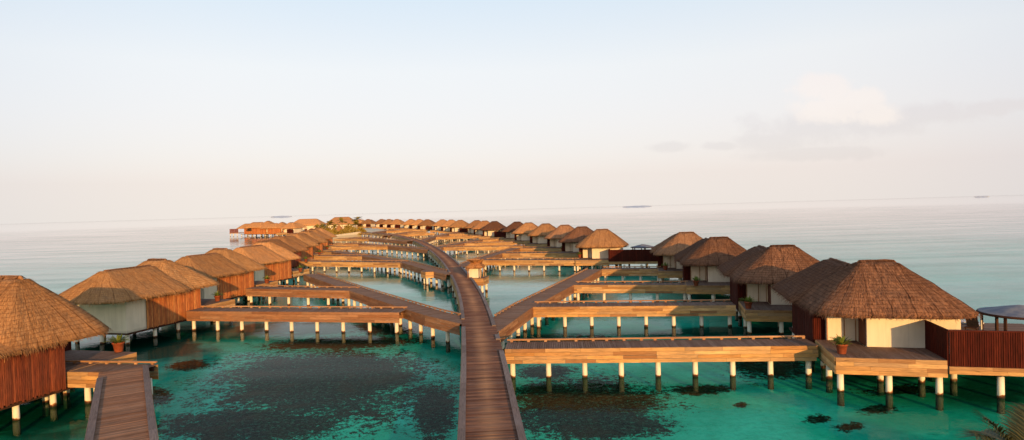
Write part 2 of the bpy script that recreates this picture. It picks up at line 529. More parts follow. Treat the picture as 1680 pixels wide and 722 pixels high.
class Line:
    def __init__(self, pts):
        self.p = [Vector(q) for q in pts]
        self.s = [0.0]
        for a, b in zip(self.p, self.p[1:]): self.s.append(self.s[-1] + (b - a).length)
        self.L = self.s[-1]

    def get(self, s):
        s = min(max(s, 0), self.L)
        for i in range(len(self.s) - 1):
            if s <= self.s[i + 1] or i == len(self.s) - 2:
                d = (self.p[i + 1] - self.p[i]); l = max(d.length, 1e-6)
                return self.p[i] + d * ((s - self.s[i]) / l), d / l


def offset_line(pts, off):
    """parallel line, mitred; positive = to the left of travel"""
    out = []
    n = len(pts)
    for i, p in enumerate(pts):
        d0 = (pts[i] - pts[i - 1]).normalized() if i else (pts[1] - pts[0]).normalized()
        d1 = (pts[i + 1] - pts[i]).normalized() if i < n - 1 else d0
        n0 = Vector((-d0.y, d0.x)); n1 = Vector((-d1.y, d1.x))
        b = (n0 + n1).normalized()
        k = 1 / max(.5, b.dot(n0))
        out.append(p + b * off * k)
    return out


def walkway(name, label, cat, group, centre, width, z, plank='plank', kerbs=('L',), flat_kerb=False,
            skirts=('L', 'R'), rows=4, skip=(), post_step=2.45, post_rows=(-1, 1), board_len=2.6, plank_w=.15, skip_r=1.7, avoid=None, board='board'):
    """a timber walkway on posts: deck of single planks, board skirting, kerb rails, posts"""
    L = Line(centre)
    root = thing(name, label, cat, (*centre[0], 0), 0, group)
    inv = Vector((-centre[0].x, -centre[0].y, 0))

    def V(p, zz): return Vector((p.x, p.y, zz)) + inv
    UP = Vector((0, 0, 1))
    hw = width / 2
    d = MB()
    s = 0.0
    while s < L.L - .02:
        p, t = L.get(s + plank_w / 2)
        nrm = Vector((-t.y, t.x, 0))
        d.obox(V(p, z - .02 + random.uniform(-.004, .004)), nrm, Vector((-t.x, -t.y, 0)), UP,
               hw - .005 + random.uniform(-.006, .006), plank_w / 2 - .010, .02, 0, random.random() * 90)
        s += plank_w
    d.build('deck', M[plank], root)

    def skipped(p):
        return any((p - q).length < skip_r for q in skip) or (avoid is not None and min((p - q).length for q in avoid) < 1.42)
    def runs(ol):
        """stretches of an edge that are not opened by a junction"""
        out = []; cur = None; n = max(2, int(ol.L / .25))
        for i in range(n + 1):
            q = ol.L * i / n
            if not skipped(ol.get(q)[0]):
                cur = (cur[0], q) if cur else (q, q)
            elif cur:
                out.append(cur); cur = None
        if cur: out.append(cur)
        return [r for r in out if r[1] - r[0] > .35]
    # skirting boards
    for side in skirts:
        sg = 1 if side == 'L' else -1
        ol = Line(offset_line(centre, sg * (hw + .022)))
        bh = .95 / rows
        for (r0, r1) in runs(ol):
            sk = MB()
            for r in range(rows):
                s = r0 - random.uniform(0, board_len * .8)
                while s < r1:
                    e = s + board_len * random.uniform(.75, 1.2)
                    a0, b0 = max(s, r0), min(e, r1)
                    s = e
                    if b0 - a0 < .12: continue
                    cuts = [a0] + [q for q in ol.s if a0 + .05 < q < b0 - .05] + [b0]
                    if len(centre) > 12: cuts = [a0, b0]
                    for x0, x1 in zip(cuts, cuts[1:]):
                        pa, _ = ol.get(x0 + .006); pb, _ = ol.get(x1 - .006)
                        dd = (pb - pa); ln = dd.length
                        if ln < .03: continue
                        t = dd / ln
                        zc = z - .01 - bh * (r + .5)
                        c = (pa + pb) / 2 + Vector((-t.y, t.x)) * sg * random.uniform(0, .008)
                        sk.obox(V(c, zc), Vector((t.x, t.y, 0)), Vector((-t.y, t.x, 0)), UP, ln / 2, .02, bh / 2 - .008,
                                random.random() * 90, random.random() * 90)
            if sk.f: sk.build('skirting', M[board], root)
    # kerbs
    for side in kerbs:
        sg = 1 if side == 'L' else -1
        inset = .13 if flat_kerb else .07
        ol = Line(offset_line(centre, sg * (hw - inset)))
        for (r0, r1) in runs(ol):
            kb = MB()
            s = r0
            while s < r1 - .1:
                e = min(s + (3.2 if not flat_kerb else 2.2), r1)
                pa, _ = ol.get(s + .006); pb, _ = ol.get(e - .006)
                s = e
                dd = pb - pa; ln = dd.length
                if ln < .05: continue
                t = dd / ln
                A, B = Vector((t.x, t.y, 0)), Vector((-t.y, t.x, 0))
                if flat_kerb:
                    kb.obox(V((pa + pb) / 2, z + .05), A, B, UP, ln / 2, .15, .045, random.random() * 90, random.random() * 90)
                else:
                    kb.obox(V((pa + pb) / 2, z + .155), A, B, UP, ln / 2, .065, .05, random.random() * 90, random.random() * 90)
                    q = .3
                    while q < ln:
                        kb.obox(V(pa + t * q, z + .053), A, B, UP, .09, .05, .051, random.random() * 90, 0)
                        q += 1.15
            if kb.f: kb.build('kerb', M['kerb' if flat_kerb else 'rail'], root)
    # joists under the deck, seen from the side
    j = MB()
    for sg in (-1, 1):
        ol = Line(offset_line(centre, sg * (hw - .35)))
        n = max(1, int(ol.L / 3))
        for i in range(n):
            pa, _ = ol.get(ol.L * i / n); pb, _ = ol.get(ol.L * (i + 1) / n)
            dd = pb - pa; ln = dd.length; t = dd / max(ln, 1e-4)
            j.obox(V((pa + pb) / 2, z - .2), Vector((t.x, t.y, 0)), Vector((-t.y, t.x, 0)), UP, ln / 2, .05, .13)
    j.build('joist', M['dark'], root)
    n = max(1, int(L.L / post_step))
    for i in range(n + 1):
        s = .45 + (L.L - .9) * i / n
        p, t = L.get(s)
        nn = Vector((-t.y, t.x))
        for row in post_rows:
            q = p + nn * row * (hw - .22)
            link('post', POST, root, V(q, 0))
    return root


def near_edge(px, width=2.1, side=1):
    """pixels of the edge nearest the camera -> plan centre line"""
    e = [at(x, y) for x, y in px]
    return offset_line(e, side * width / 2)


# main boardwalk
mc_px = [(807, 722), (800, 655), (794.5, 600), (787, 545), (779, 506), (768, 475), (752, 448), (731, 424), (706, 405.5), (682, 394.3), (655, 387.3), (625, 383.2), (594, 381)]
mc = [at(x, y) for x, y in mc_px]
d0 = (mc[0] - mc[1]).normalized()
mc = [mc[0] + d0 * 34, mc[0] + d0 * 12] + mc
main_c = smooth_line(mc, 1.2)

FORKS = {  # near edge pixels, travelling away from the main boardwalk
    'left_a': ([(757, 531), (698, 517), (660, 505), (575, 477), (498, 450)], -1),
    'left_b': ([(732, 450), (701, 443), (660, 431), (594, 420), (544, 413)], -1),
    'left_c': ([(703, 409.5), (636, 403.6), (588, 400), (566, 398.4)], -1),
    'left_d': ([(668, 396), (605, 391.6), (572, 389.8)], -1),
    'right_a': ([(815, 545), (874, 503), (941, 467), (987, 441.5)], 1),
    'right_b': ([(763, 437), (791, 426.5), (824, 415), (853, 406.5)], 1),
    'right_c': ([(716, 408.5), (727.5, 405), (762, 398.5), (792, 393)], 1),
    'right_d': ([(694, 395.5), (715, 388.6), (737, 383.8), (760, 380)], 1),
    'right_e': ([(636, 386.5), (646, 385.2), (668, 381.6), (688, 379.2)], 1),
    'right_f': ([(618, 381.2), (634, 379), (650, 376.8)], 1),
}
skip_main = []
fork_c = {}
for k, (px, sg) in FORKS.items():
    c = near_edge(px, 2.1, 1 if sg > 0 else -1)
    fork_c[k] = c
    # nearest main point
    j = min(main_c, key=lambda q: (q - c[0]).length)
    skip_main.append(j + (c[0] - j).normalized() * 1.3)

PIERS = [  # near edge pixels from fork to villa, side of the far edge, label
    ('left_1', [(655, 512), (306, 510)], -1, 'longest left side pier on pale posts, running from the nearest fork to the cream-ended villa'),
    ('left_2', [(574, 476.5), (403, 473)], -1, 'second timber side pier on the left, just behind the longest left pier'),
    ('left_4', [(659, 430.5), (488, 428.7)], -1, 'long sunlit side pier on the left beyond the first left branch walkway'),
    ('left_5', [(594, 420), (515, 420)], -1, 'short side pier just behind the long sunlit left pier of the second branch'),
    ('left_6', [(545, 413), (530, 412.6)], -1, 'stub pier at the far end of the second left branch walkway'),
    ('left_7', [(636, 403.6), (544, 404.8)], -1, 'long far side pier on the left in front of the third left branch'),
    ('left_8', [(588, 400), (546, 401)], -1, 'short far side pier behind the long pier of the third left branch'),
    ('left_9', [(605, 391.6), (548, 391.4)], -1, 'farthest long side pier on the left below the pale sand bank'),
    ('right_1', [(828, 572), (1342, 566)], 1, 'nearest right side pier, long and golden, running straight off the main boardwalk'),
    ('right_2', [(874, 503), (1207, 500)], 1, 'second right side pier, half in villa shade, ending at a deck with a dark pot'),
    ('right_3', [(941, 467), (1130, 467)], 1, 'third right side pier, sunlit only at its left end'),
    ('right_4', [(987, 441.5), (1085, 441)], 1, 'fourth right side pier, fully in shade at the end of the first right branch'),
    ('right_5', [(791, 426.5), (946, 426.5)], 1, 'sunlit pier beside the small thatched kiosk, leading right'),
    ('right_6', [(824, 415), (916, 415)], 1, 'middle pier of the second right branch, behind the kiosk pier'),
    ('right_7', [(853, 406.5), (900, 406.5)], 1, 'shaded short pier at the end of the second right branch'),
    ('right_8', [(727.5, 405), (858, 403.6)], 1, 'long sunlit pier of the third right branch, nearest of its three'),
    ('right_9', [(762, 398.5), (842, 397)], 1, 'middle pier of the third right branch'),
    ('right_10', [(792, 393), (826, 391)], 1, 'last short pier of the third right branch'),
    ('right_11', [(715, 388.6), (792, 386.6)], 1, 'long far pier of the fourth right branch'),
    ('right_12', [(737, 383.8), (776, 382.4)], 1, 'middle far pier of the fourth right branch'),
    ('right_13', [(757, 380.4), (772, 379.4)], 1, 'stub pier at the end of the fourth right branch'),
    ('right_14', [(646, 385.2), (713, 382)], 1, 'long distant pier of the fifth right branch'),
    ('right_15', [(668, 381.6), (700, 379.4)], 1, 'middle distant pier of the fifth right branch'),
    ('right_17', [(634, 379), (690, 377.2)], 1, 'most distant long pier on the right near the island'),
    ('right_18', [(649, 377), (672, 375.6)], 1, 'most distant short pier on the right near the island'),
]
pier_c = {}
for nm, px, sg, lab in PIERS:
    pier_c[nm] = near_edge(px, 2.1, sg)
skip_main.append(at(824, 567))

walkway('boardwalk', 'wide curving main boardwalk with a lighter centre and flat grey kerbs', 'boardwalk', None,
        main_c, 2.62, DECK, 'mainplank', ('L', 'R'), True, ('L', 'R'), 4, skip_main, 5.8, (-1, 1), 3.0, .16, 1.6)

FL = {'left_a': 'nearest left branch boardwalk, climbing away to the left from the main walkway',
      'left_b': 'second left branch boardwalk with a wide landing beside the main walkway',
      'left_c': 'third left branch boardwalk, dark sided, beyond the landing',
      'left_d': 'fourth left branch boardwalk, far off near the sand bank',
      'right_a': 'nearest right branch boardwalk, sloping away from the main walkway to four shaded villas',
      'right_b': 'second right branch boardwalk, starting at the thatched kiosk',
      'right_c': 'third right branch boardwalk beyond the kiosk',
      'right_d': 'fourth right branch boardwalk in the far golden cluster of piers',
      'right_e': 'fifth right branch boardwalk, a thin line in the distance',
      'right_f': 'farthest right branch boardwalk, just before the island'}
for k, c in fork_c.items():
    sg = FORKS[k][1]
    far = 'L' if sg > 0 else 'R'
    near = 'R' if sg > 0 else 'L'
    sk = [pier_c[n][0] + (c[0] - c[0]) for n in pier_c if min((pier_c[n][0] - q).length for q in c) < 4 and n.startswith(k.split('_')[0])]
    walkway('branch_boardwalk', FL[k], 'boardwalk', 'branch boardwalks off the main boardwalk', c, 2.1, DECK - .014, 'plank', (far,), False, (near, far), 4,
            [], 2.45 if k[-1] in 'ab' else 3.2, (sg * -.7,), avoid=main_c, board='board_old')
for nm, px, sg, lab in PIERS:
    far = 'L' if sg > 0 else 'R'
    near = 'R' if sg > 0 else 'L'
    c = pier_c[nm]
    walkway('side_pier', lab, 'pier', 'timber side piers leading to the villas', c, 2.1, DECK - .028, 'plank', (far,), False, (near, far), 4, [],
            2.45 if nm in ('right_1', 'right_2', 'left_1') else 2.7, (sg * -.8,), avoid=main_c, board='board_old' if nm in ('left_1', 'left_2') else 'board')

# near-left walkway (bends towards the villa at the left edge)
lw = [at(199, 735), at(200, 690), at(201.5, 640), at(203, 606)]
dl = (lw[0] - lw[1]).normalized()
lw = [lw[0] + dl * 14, lw[0] + dl * 5] + lw
walkway('side_pier', 'foreground walkway at the lower left, running up to the cropped villa', 'pier', 'timber side piers leading to the villas',
        smooth_line(lw, 1.2), 2.5, DECK - .014, 'walkplank', ('L', 'R'), True, ('L', 'R'), 4, [at(176, 604), at(160, 612)], 2.6)
lc = [at(240, 603.5), at(80, 601.5)]
walkway('side_pier', 'short cross landing joining the foreground walkway to the cropped left villa', 'pier', 'timber side piers leading to the villas',
        lc, 1.9, DECK - .028, 'plank', ('R',), False, ('L', 'R'), 4, [], 2.6)


# ------------------------------------------------------------------ thatched villas
def rrect(x0, x1, y0, y1, r, n=120):
    """points around a rounded rectangle with arc length"""
    segs = []
    pts = []
    L = 2 * (x1 - x0 - 2 * r) + 2 * (y1 - y0 - 2 * r) + 2 * math.pi * r
    for k in range(n):
        s = L * k / n
        a = x1 - x0 - 2 * r; b = y1 - y0 - 2 * r; q = math.pi * r / 2
        for (ln, kind) in ((a, 'b'), (q, 'c1'), (b, 'r'), (q, 'c2'), (a, 't'), (q, 'c3'), (b, 'l'), (q, 'c4')):
            if s <= ln: break
            s -= ln
        if kind == 'b': p = (x0 + r + s, y0)
        elif kind == 'r': p = (x1, y0 + r + s)
        elif kind == 't': p = (x1 - r - s, y1)
        elif kind == 'l': p = (x0, y1 - r - s)
        else:
            an = s / r
            c, st = {'c1': ((x1 - r, y0 + r), -math.pi / 2), 'c2': ((x1 - r, y1 - r), 0), 'c3': ((x0 + r, y1 - r), math.pi / 2), 'c4': ((x0 + r, y0 + r), math.pi)}[kind]
            p = (c[0] + r * math.cos(st + an), c[1] + r * math.sin(st + an))
        pts.append(p)
    return pts, L


def hip(mb, x0, x1, y0, y1, cx, cy, hl, zE, zR, r=1.5, strands=3600, fringe=2.4, n=120, lev=16, keep=None, axis='x', belly=.035):
    rng = random.Random(int(abs(x0 * 100 + zR * 31)))
    per, L = rrect(x0, x1, y0, y1, r, n)
    per = [(x + .09 * mnoise.noise(Vector((x * .8, y * .8, zR))), y + .09 * mnoise.noise(Vector((x * .8, y * .8, zR + 9)))) for (x, y) in per]
    rid = []
    for (x, y) in per:
        if axis == 'x': rid.append((cx + max(-hl, min(hl, (x - cx) * .6)), cy + (y - cy) * .045))
        else: rid.append((cx + (x - cx) * .045, cy + max(-hl, min(hl, (y - cy) * .6))))

    def P(k, t):
        """k along the perimeter (float), t from eave 0 to ridge 1"""
        k0 = int(math.floor(k)) % n; k1 = (k0 + 1) % n; f = k - math.floor(k)
        e = (per[k0][0] * (1 - f) + per[k1][0] * f, per[k0][1] * (1 - f) + per[k1][1] * f)
        q = (rid[k0][0] * (1 - f) + rid[k1][0] * f, rid[k0][1] * (1 - f) + rid[k1][1] * f)
        x = e[0] + (q[0] - e[0]) * t; y = e[1] + (q[1] - e[1]) * t
        z = zE + (zR - zE) * (t + belly * math.sin(math.pi * t) * (1 - t) * .9 - .06 * max(0, t - .93) / .07)
        nz = mnoise.noise(Vector((x * .9, y * .9, z * .9))) * .05 + mnoise.noise(Vector((x * 3, y * 3, z * 3))) * .02
        return Vector((x, y, z + nz))
    sl = math.hypot(zR - zE, (y1 - y0) / 2)
    vs, fs, us = [], [], []
    for i in range(lev + 1):
        for k in range(n): vs.append(P(k, i / lev))
    for i in range(lev):
        for k in range(n):
            k2 = (k + 1) % n
            fs.append((i * n + k, i * n + k2, (i + 1) * n + k2, (i + 1) * n + k))
            us.append([(L * k / n, sl * i / lev), (L * (k + 1) / n, sl * i / lev), (L * (k + 1) / n, sl * (i + 1) / lev), (L * k / n, sl * (i + 1) / lev)])
    fs.append(tuple(lev * n + k for k in range(n))); us.append([(L * k / n, sl) for k in range(n)])
    # thick eave edge and underside
    m0 = len(vs)
    for (ins, dz) in ((.06, -.2), (.3, -.26), (1.3, .12), (2.4, .9)):
        for k in range(n):
            e = per[k]
            dx, dy = cx - e[0], cy - e[1]; l = math.hypot(dx, dy)
            vs.append(Vector((e[0] + dx / l * ins, e[1] + dy / l * ins, zE + dz)))
    loops = [0, m0, m0 + n, m0 + 2 * n, m0 + 3 * n]
    for a, b in zip(loops, loops[1:]):
        for k in range(n):
            k2 = (k + 1) % n
            fs.append((b + k, b + k2, a + k2, a + k)); us.append([(L * k / n, 0), (L * (k + 1) / n, 0), (L * (k + 1) / n, .2), (L * k / n, .2)])
    mb.idx(vs, fs, us, 0, True)

    def strand(base, dirv, side, ln, w, lift, uu, vv):
        a = base + lift
        b = base + lift * .6 + dirv * ln
        c = (side * w / 2)
        mb.face([a - c, a + c, b + c * .5, b - c * .5], [(uu, vv), (uu + w, vv), (uu + w, vv - ln), (uu, vv - ln)], 0, False)
    for i in range(strands):
        k = rng.random() * n; t = rng.random() ** 1.25 * .97
        p = P(k, t); q = P(k, max(t - .04, -.02)); sd = P(k + .5, t)
        if keep and not keep(p): continue
        dv = (q - p).normalized(); side = (sd - p); side = side.normalized() if side.length > 1e-5 else Vector((1, 0, 0))
        nr = side.cross(dv).normalized()
        if nr.z < 0: nr = -nr
        dv = (dv + side * rng.uniform(-.12, .12) + nr * rng.uniform(.0, .03)).normalized()
        strand(p, dv, side, rng.uniform(.22, .5), rng.uniform(.015, .045), nr * rng.uniform(.004, .022), k / n * L, t * sl)
    nf = int(L / .03 * fringe / 2)
    for i in range(nf):
        k = rng.random() * n
        p = P(k, rng.uniform(-.005, .05)); q = P(k, -.06); sd = P(k + .5, 0)
        if keep and not keep(p): continue
        dv = (q - p).normalized(); side = (sd - P(k, 0)).normalized()
        dv = (dv * .7 + Vector((0, 0, -1)) * rng.uniform(.35, 1.1) + side * rng.uniform(-.25, .25)).normalized()
        strand(p, dv, side, rng.uniform(.12, .36) * (1 + .9 * mnoise.noise(p * 1.1) + .5 * mnoise.noise(p * 4)) + .05, rng.uniform(.018, .05), Vector((0, 0, rng.uniform(.0, .05))), k / n * L, .1)


ZE, ZRH, ZRL = DECK + 2.15, DECK + 4.95, DECK + 4.6


def roof_mesh(name, dens, mat):
    b = MB()
    hip(b, -4.5, 4.5, -4.4, 4.0, .05, 0, .95, ZE, ZRH + .08, 1.9, int(9000 * dens), 2.4 * dens, 120 if dens > .5 else 56, 16 if dens > .5 else 8)
    hip(b, -5.0, 3.0, .2, 10.1, -1.0, 4.4, 2.5, ZE + .02, ZRL, 2.0, axis='y', strands=int(9000 * dens), fringe=2.4 * dens, n=120 if dens > .5 else 56, lev=16 if dens > .5 else 8)
    return b.mesh(name, mat)


ROOF_NEAR = roof_mesh('roof', 1.0, M['thatch_gold'])
b = MB()
hip(b, -5.0, 4.5, -4.4, 4.0, -.7, 0, 1.6, ZE, DECK + 5.95, 1.9, 9000, 2.4, 120, 16, belly=.07)
hip(b, -5.0, 3.0, .2, 10.1, -1.0, 4.4, 2.5, ZE + .02, ZRL + .5, 2.0, 8000, 2.4, 120, 16, axis='y')
ROOF_BIG = b.mesh('roof', M['thatch_gold'])
ROOF_FAR = roof_mesh('roof', .22, M['thatch_gold'])


def cap_mesh(zh, zl, h0, h1, cx):
    b = MB()
    rng = random.Random(11)
    for (p, q, z) in (((cx - h0, 0), (cx + h0, 0), zh), ((-1.0, 2.0), (-1.0, 4.4 + 2.5), zl)):
        p, q = Vector(p), Vector(q); d = (q - p); L = d.length; t = d / L
        pts = [(p.x - t.x * .18, p.y - t.y * .18, z - .26), (p.x, p.y, z - .12)] + [(p.x + d.x * k / 4, p.y + d.y * k / 4, z - .12 + rng.uniform(-.025, .025)) for k in (1, 2, 3)] + [(q.x, q.y, z - .12), (q.x + t.x * .18, q.y + t.y * .18, z - .26)]
        b.tube(pts, [.06, .11, .13, .12, .13, .11, .06], 10)
        for i in range(260):
            f = rng.random(); c = p + d * f; sg = rng.choice((-1, 1)); n_ = Vector((-t.y, t.x)) * sg
            a = Vector((c.x + n_.x * .1, c.y + n_.y * .1, z - .03)); dv = Vector((n_.x, n_.y, -.75)).normalized(); sd = Vector((t.x, t.y, 0)) * .03
            e = a + dv * rng.uniform(.3, .6)
            b.face([a - sd, a + sd, e + sd * .5, e - sd * .5], [(i, 0), (i + .05, 0), (i + .05, .4), (i, .4)], 0, False)
    return b.mesh('ridge_cap', M['thatch_mid'])


CAP = cap_mesh(ZRH + .08, ZRL, 1.0, 0, .05)
CAP_BIG = cap_mesh(DECK + 5.95, ZRL + .5, 1.65, 0, -.7)


def slats(b, p, q, z0, z1, w=.09, gap=.02, th=.035, jit=.0):
    """vertical slats between two plan points"""
    p, q = Vector(p), Vector(q)
    d = q - p; L = d.length; t = d / L
    n = int(L / (w + gap))
    for i in range(n):
        c = p + t * ((i + .5) * L / n)
        zz0 = z0 + random.uniform(0, jit)
        b.obox((c.x, c.y, (zz0 + z1) / 2), (0, 0, 1), (t.x, t.y, 0), (-t.y, t.x, 0), (z1 - zz0) / 2, w / 2 * random.uniform(.9, 1.06), th / 2 * random.uniform(.7, 1.4),
               random.random() * 90, random.random() * 90)


def villa_meshes():
    m = {}
    F0, F1 = 1.06, DECK + 2.28
    b = MB()
    # main white block, porch back block, rear block
    b.box(-1.5, 3.5, -3.2, 2.6, F0, F1)
    b.box(-3.3, -1.502, -1.5, 2.6, F0, F1)
    b.box(-3.95, 2.3, 2.602, 7.7, F0, F1)
    m['wall_end'] = b.mesh('wall', M['wall'])
    b = MB()
    b.box(-1.5, 3.5, -3.2, 2.6, F0, F1)
    b.box(-3.3, -1.502, -1.5, 2.6, F0, F1)
    b.box(-3.95, 2.3, 2.602, 5.62, F0, F1)
    m['wall'] = b.mesh('wall', M['wall'])
    b = MB()
    b.box(-1.565, -1.502, -3.0, -1.75, DECK, DECK + 2.15, 'z')
    m['door'] = b.mesh('door', M['door'])
    b = MB()                                  # frame of the narrow porch window panel
    for x in (-3.32, -2.32, -1.66):
        b.box(x - .03, x + .03, -1.545, -1.502, DECK, DECK + 2.2, 'z')
    m['panel_frame'] = b.mesh('panel_frame', M['rail'])
    # slatted side screen with a short return
    b = MB()
    slats(b, (-4.05, 5.6), (-4.05, -1.1), F0 - .06, DECK + 2.3, jit=.12)
    slats(b, (-4.03, -1.12), (-3.36, -1.12), F0 - .06, DECK + 2.3)
    m['wood_screen'] = b
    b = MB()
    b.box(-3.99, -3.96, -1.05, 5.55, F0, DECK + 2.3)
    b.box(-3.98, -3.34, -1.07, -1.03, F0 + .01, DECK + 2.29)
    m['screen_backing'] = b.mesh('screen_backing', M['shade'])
    # entrance deck
    b = MB()
    x = -4.0
    while x < 1.62:
        b.box(x + .004, x + .146, -6.2, -1.5 if x < -1.65 else -3.21, DECK - .045 + random.uniform(-.003, .003), DECK - .005 + random.uniform(-.003, .003), 'y')
        x += .15
    m['deck'] = b.mesh('deck', M['plank'])
    b = MB()
    for r in range(4):
        z1 = DECK - .01 - r * .2375; z0 = z1 - .228
        for (p, q) in (((-4.0, -6.2), (1.6, -6.2)), ((-4.0, -1.5), (-4.0, -6.2))):
            p, q = Vector(p), Vector(q); d = q - p; L = d.length; t = d / L; nn = Vector((t.y, -t.x))
            s = -random.uniform(0, 1.6)
            while s < L:
                e = s + random.uniform(1.8, 2.9)
                a0, b0 = max(0, s), min(L, e); s = e
                if b0 - a0 < .1: continue
                c = p + t * ((a0 + b0) / 2) + nn * (.022 + random.uniform(0, .006))
                b.obox((c.x, c.y, (z0 + z1) / 2), (t.x, t.y, 0), (-t.y, t.x, 0), (0, 0, 1), (b0 - a0) / 2 - .004, .02, .114, random.random() * 90, random.random() * 90)
    m['skirting'] = b.mesh('skirting', M['board'])
    for XE, SUF in ((11.5, ''), (5.0, '_short')):
        # private terrace with its slatted fence
        b = MB()
        y = -6.3
        while y < 7.0:
            b.box(1.64 if y < -3.3 else 3.52, XE, y + .004, y + .146, 1.66 + random.uniform(-.003, .003), 1.70 + random.uniform(-.003, .003), 'x')
            y += .15
        b.box(1.64, XE, -6.25, -6.18, 1.28, 1.65)
        m['terrace' + SUF] = b.mesh('terrace', M['plank'])
        b = MB()
        for r in range(2):
            z1 = 1.69 - r * .21
            x = 1.64
            while x < XE:
                e = min(XE, x + random.uniform(2, 3.2))
                b.box(x + .004, e - .004, -6.345, -6.305, z1 - .2, z1, 'x'); x = e
        m['terrace_beam' + SUF] = b.mesh('terrace_beam', M['board'])
        b = MB()
        slats(b, (1.66, -6.30), (XE, -6.30), 1.70, 3.62, .085, .025)
        slats(b, (1.63, -3.22), (1.63, -6.26), 1.70, 3.62, .085, .025)
        b.box(1.6, XE + .05, -6.33, -6.25, 3.623, 3.70, 'x')
        b.box(1.59, 1.67, -6.24, -3.22, 3.623, 3.70, 'y')
        for xx in [1.63 + (XE - 1.67) * q / 3 for q in range(4)]:
            b.box(xx - .05, xx + .05, -6.245, -6.15, 1.70, 3.62, 'z')
        m['fence' + SUF] = b.mesh('fence', M['slat_red'])
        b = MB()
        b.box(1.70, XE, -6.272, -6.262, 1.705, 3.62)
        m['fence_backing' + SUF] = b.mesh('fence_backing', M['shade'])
    b = MB()
    b.box(-3.95, 3.5, -3.1, 7.6, .88, 1.05)
    b.box(-3.9, 1.5, -6.1, -3.12, 1.72, 1.93)
    m['floor_beam'] = b.mesh('floor_beam', M['dark'])
    return m


VM = villa_meshes()
SCREEN = {k: VM['wood_screen'].mesh('wood_screen', M[k]) for k in ('slat_red', 'slat_orange', 'slat_brown')}
VPOSTS = [(-3.7, -5.9), (-1.2, -5.9), (1.3, -5.9), (-3.7, -3.4), (-.9, -3.5), (1.3, -3.5), (3.2, -2.9), (3.2, 0), (-3.4, -.8), (-3.6, 1.5), (-3.6, 4.3), (-3.6, 7.3), (-.8, 7.3), (2.0, 7.3), (2.0, 4.6),
          (4.2, -6.0), (7.0, -6.0), (9.6, -6.0), (11.2, -6.0), (11.2, -2.5), (11.2, 1.5), (7.6, 1.5), (11.2, 6.5), (7.6, 6.5), (4.3, 6.5)]


def villa(label, x, y, rz, thatch_m, screen, near=True, scale=(1, 1, 1), posts=True, group=None, roof=None, end=False, long=False):
    r = thing('overwater_villa', label, 'villa', (x, y, 0), rz, group)
    ro = link('roof', roof or (ROOF_NEAR if near else ROOF_FAR), r)
    ro.material_slots[0].link = 'OBJECT'; ro.material_slots[0].material = M[thatch_m]
    cp = link('ridge_cap', CAP_BIG if roof else CAP, ro)
    cp.material_slots[0].link = 'OBJECT'; cp.material_slots[0].material = M['thatch_brown' if thatch_m == 'thatch_brown' else 'thatch_mid']
    if scale != (1, 1, 1):
        r.scale = scale
    for k in ('wall', 'door', 'panel_frame', 'screen_backing', 'deck', 'skirting', 'terrace', 'terrace_beam', 'fence', 'floor_beam'):
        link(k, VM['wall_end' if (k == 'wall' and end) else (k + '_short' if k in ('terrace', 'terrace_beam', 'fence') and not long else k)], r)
    link('wood_screen', SCREEN[screen], r)
    link('fence_backing', VM['fence_backing' if long else 'fence_backing_short'], [c for c in r.children if c.name.startswith('fence')][0])
    for (px, py) in VPOSTS:
        if not long and px > 5: continue
        link('post', POST, r, (px, py, 0))
    return r


PHI = R(-14)
ORD = ['nearest', 'second', 'third', 'fourth', 'fifth', 'sixth', 'seventh', 'eighth', 'ninth', 'tenth', 'eleventh', 'twelfth', 'thirteenth', 'fourteenth', 'fifteenth', 'sixteenth', 'seventeenth',
       'eighteenth', 'nineteenth', 'twentieth', 'twenty-first', 'twenty-second', 'twenty-third', 'twenty-fourth']
RV = [(1435, 39.8), (1282, 56), (1178, 72.6), (1125, 88), (987, 109), (954, 126.5), (926, 143), (895, 160), (867, 177), (848, 194), (811, 213), (795, 229), (782, 245),
      (755, 265), (740, 281), (725.5, 297), (701, 317), (687.5, 333), (674, 349), (651, 371), (638, 386), (626, 400), (604, 422), (590, 438)]
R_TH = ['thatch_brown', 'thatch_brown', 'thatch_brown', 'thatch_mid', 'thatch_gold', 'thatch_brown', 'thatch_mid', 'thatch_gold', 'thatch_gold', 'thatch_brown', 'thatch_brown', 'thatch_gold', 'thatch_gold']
R_EX = ['nearest right villa, broad dark brown thatch over a cream wall and red fence',
        'dark thatched villa second in the right row, half its roof in shade',
        'brown thatched villa third in the right row, lit only along its ridge',
        'thatched villa fourth in the right row, last before the gap',
        'golden thatched villa fifth in the right row, beside the long red fence in the gap']
RVO = []
for i, (px, d) in enumerate(RV):
    lab = R_EX[i] if i < 5 else f'thatched overwater villa {ORD[i]} from the front in the right-hand row'
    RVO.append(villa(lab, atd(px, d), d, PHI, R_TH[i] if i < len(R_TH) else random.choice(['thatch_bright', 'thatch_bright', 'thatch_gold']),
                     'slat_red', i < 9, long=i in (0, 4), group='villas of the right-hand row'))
LV = [(-20, 36.3), (256, 61.8), (360, 79.5), (432, 97.5), (457, 120), (481, 137), (500, 153), (512.5, 173), (522, 187)]
L_TH = ['thatch_gold', 'thatch_bright', 'thatch_bright', 'thatch_bright', 'thatch_gold', 'thatch_bright', 'thatch_bright', 'thatch_bright', 'thatch_bright']
L_SC = ['slat_brown', 'slat_orange', 'slat_orange', 'slat_orange', 'slat_brown', 'slat_orange', 'slat_orange', 'slat_orange', 'slat_orange']
L_EX = ['large golden thatched villa cropped by the left edge, with red-brown slats',
        'thatched villa second in the left row, with a cream end wall and roof half shaded',
        'thatched villa third in the left row, with an orange slatted wall',
        'thatched villa fourth in the left row, at the end of the first left branch']
LVO = []
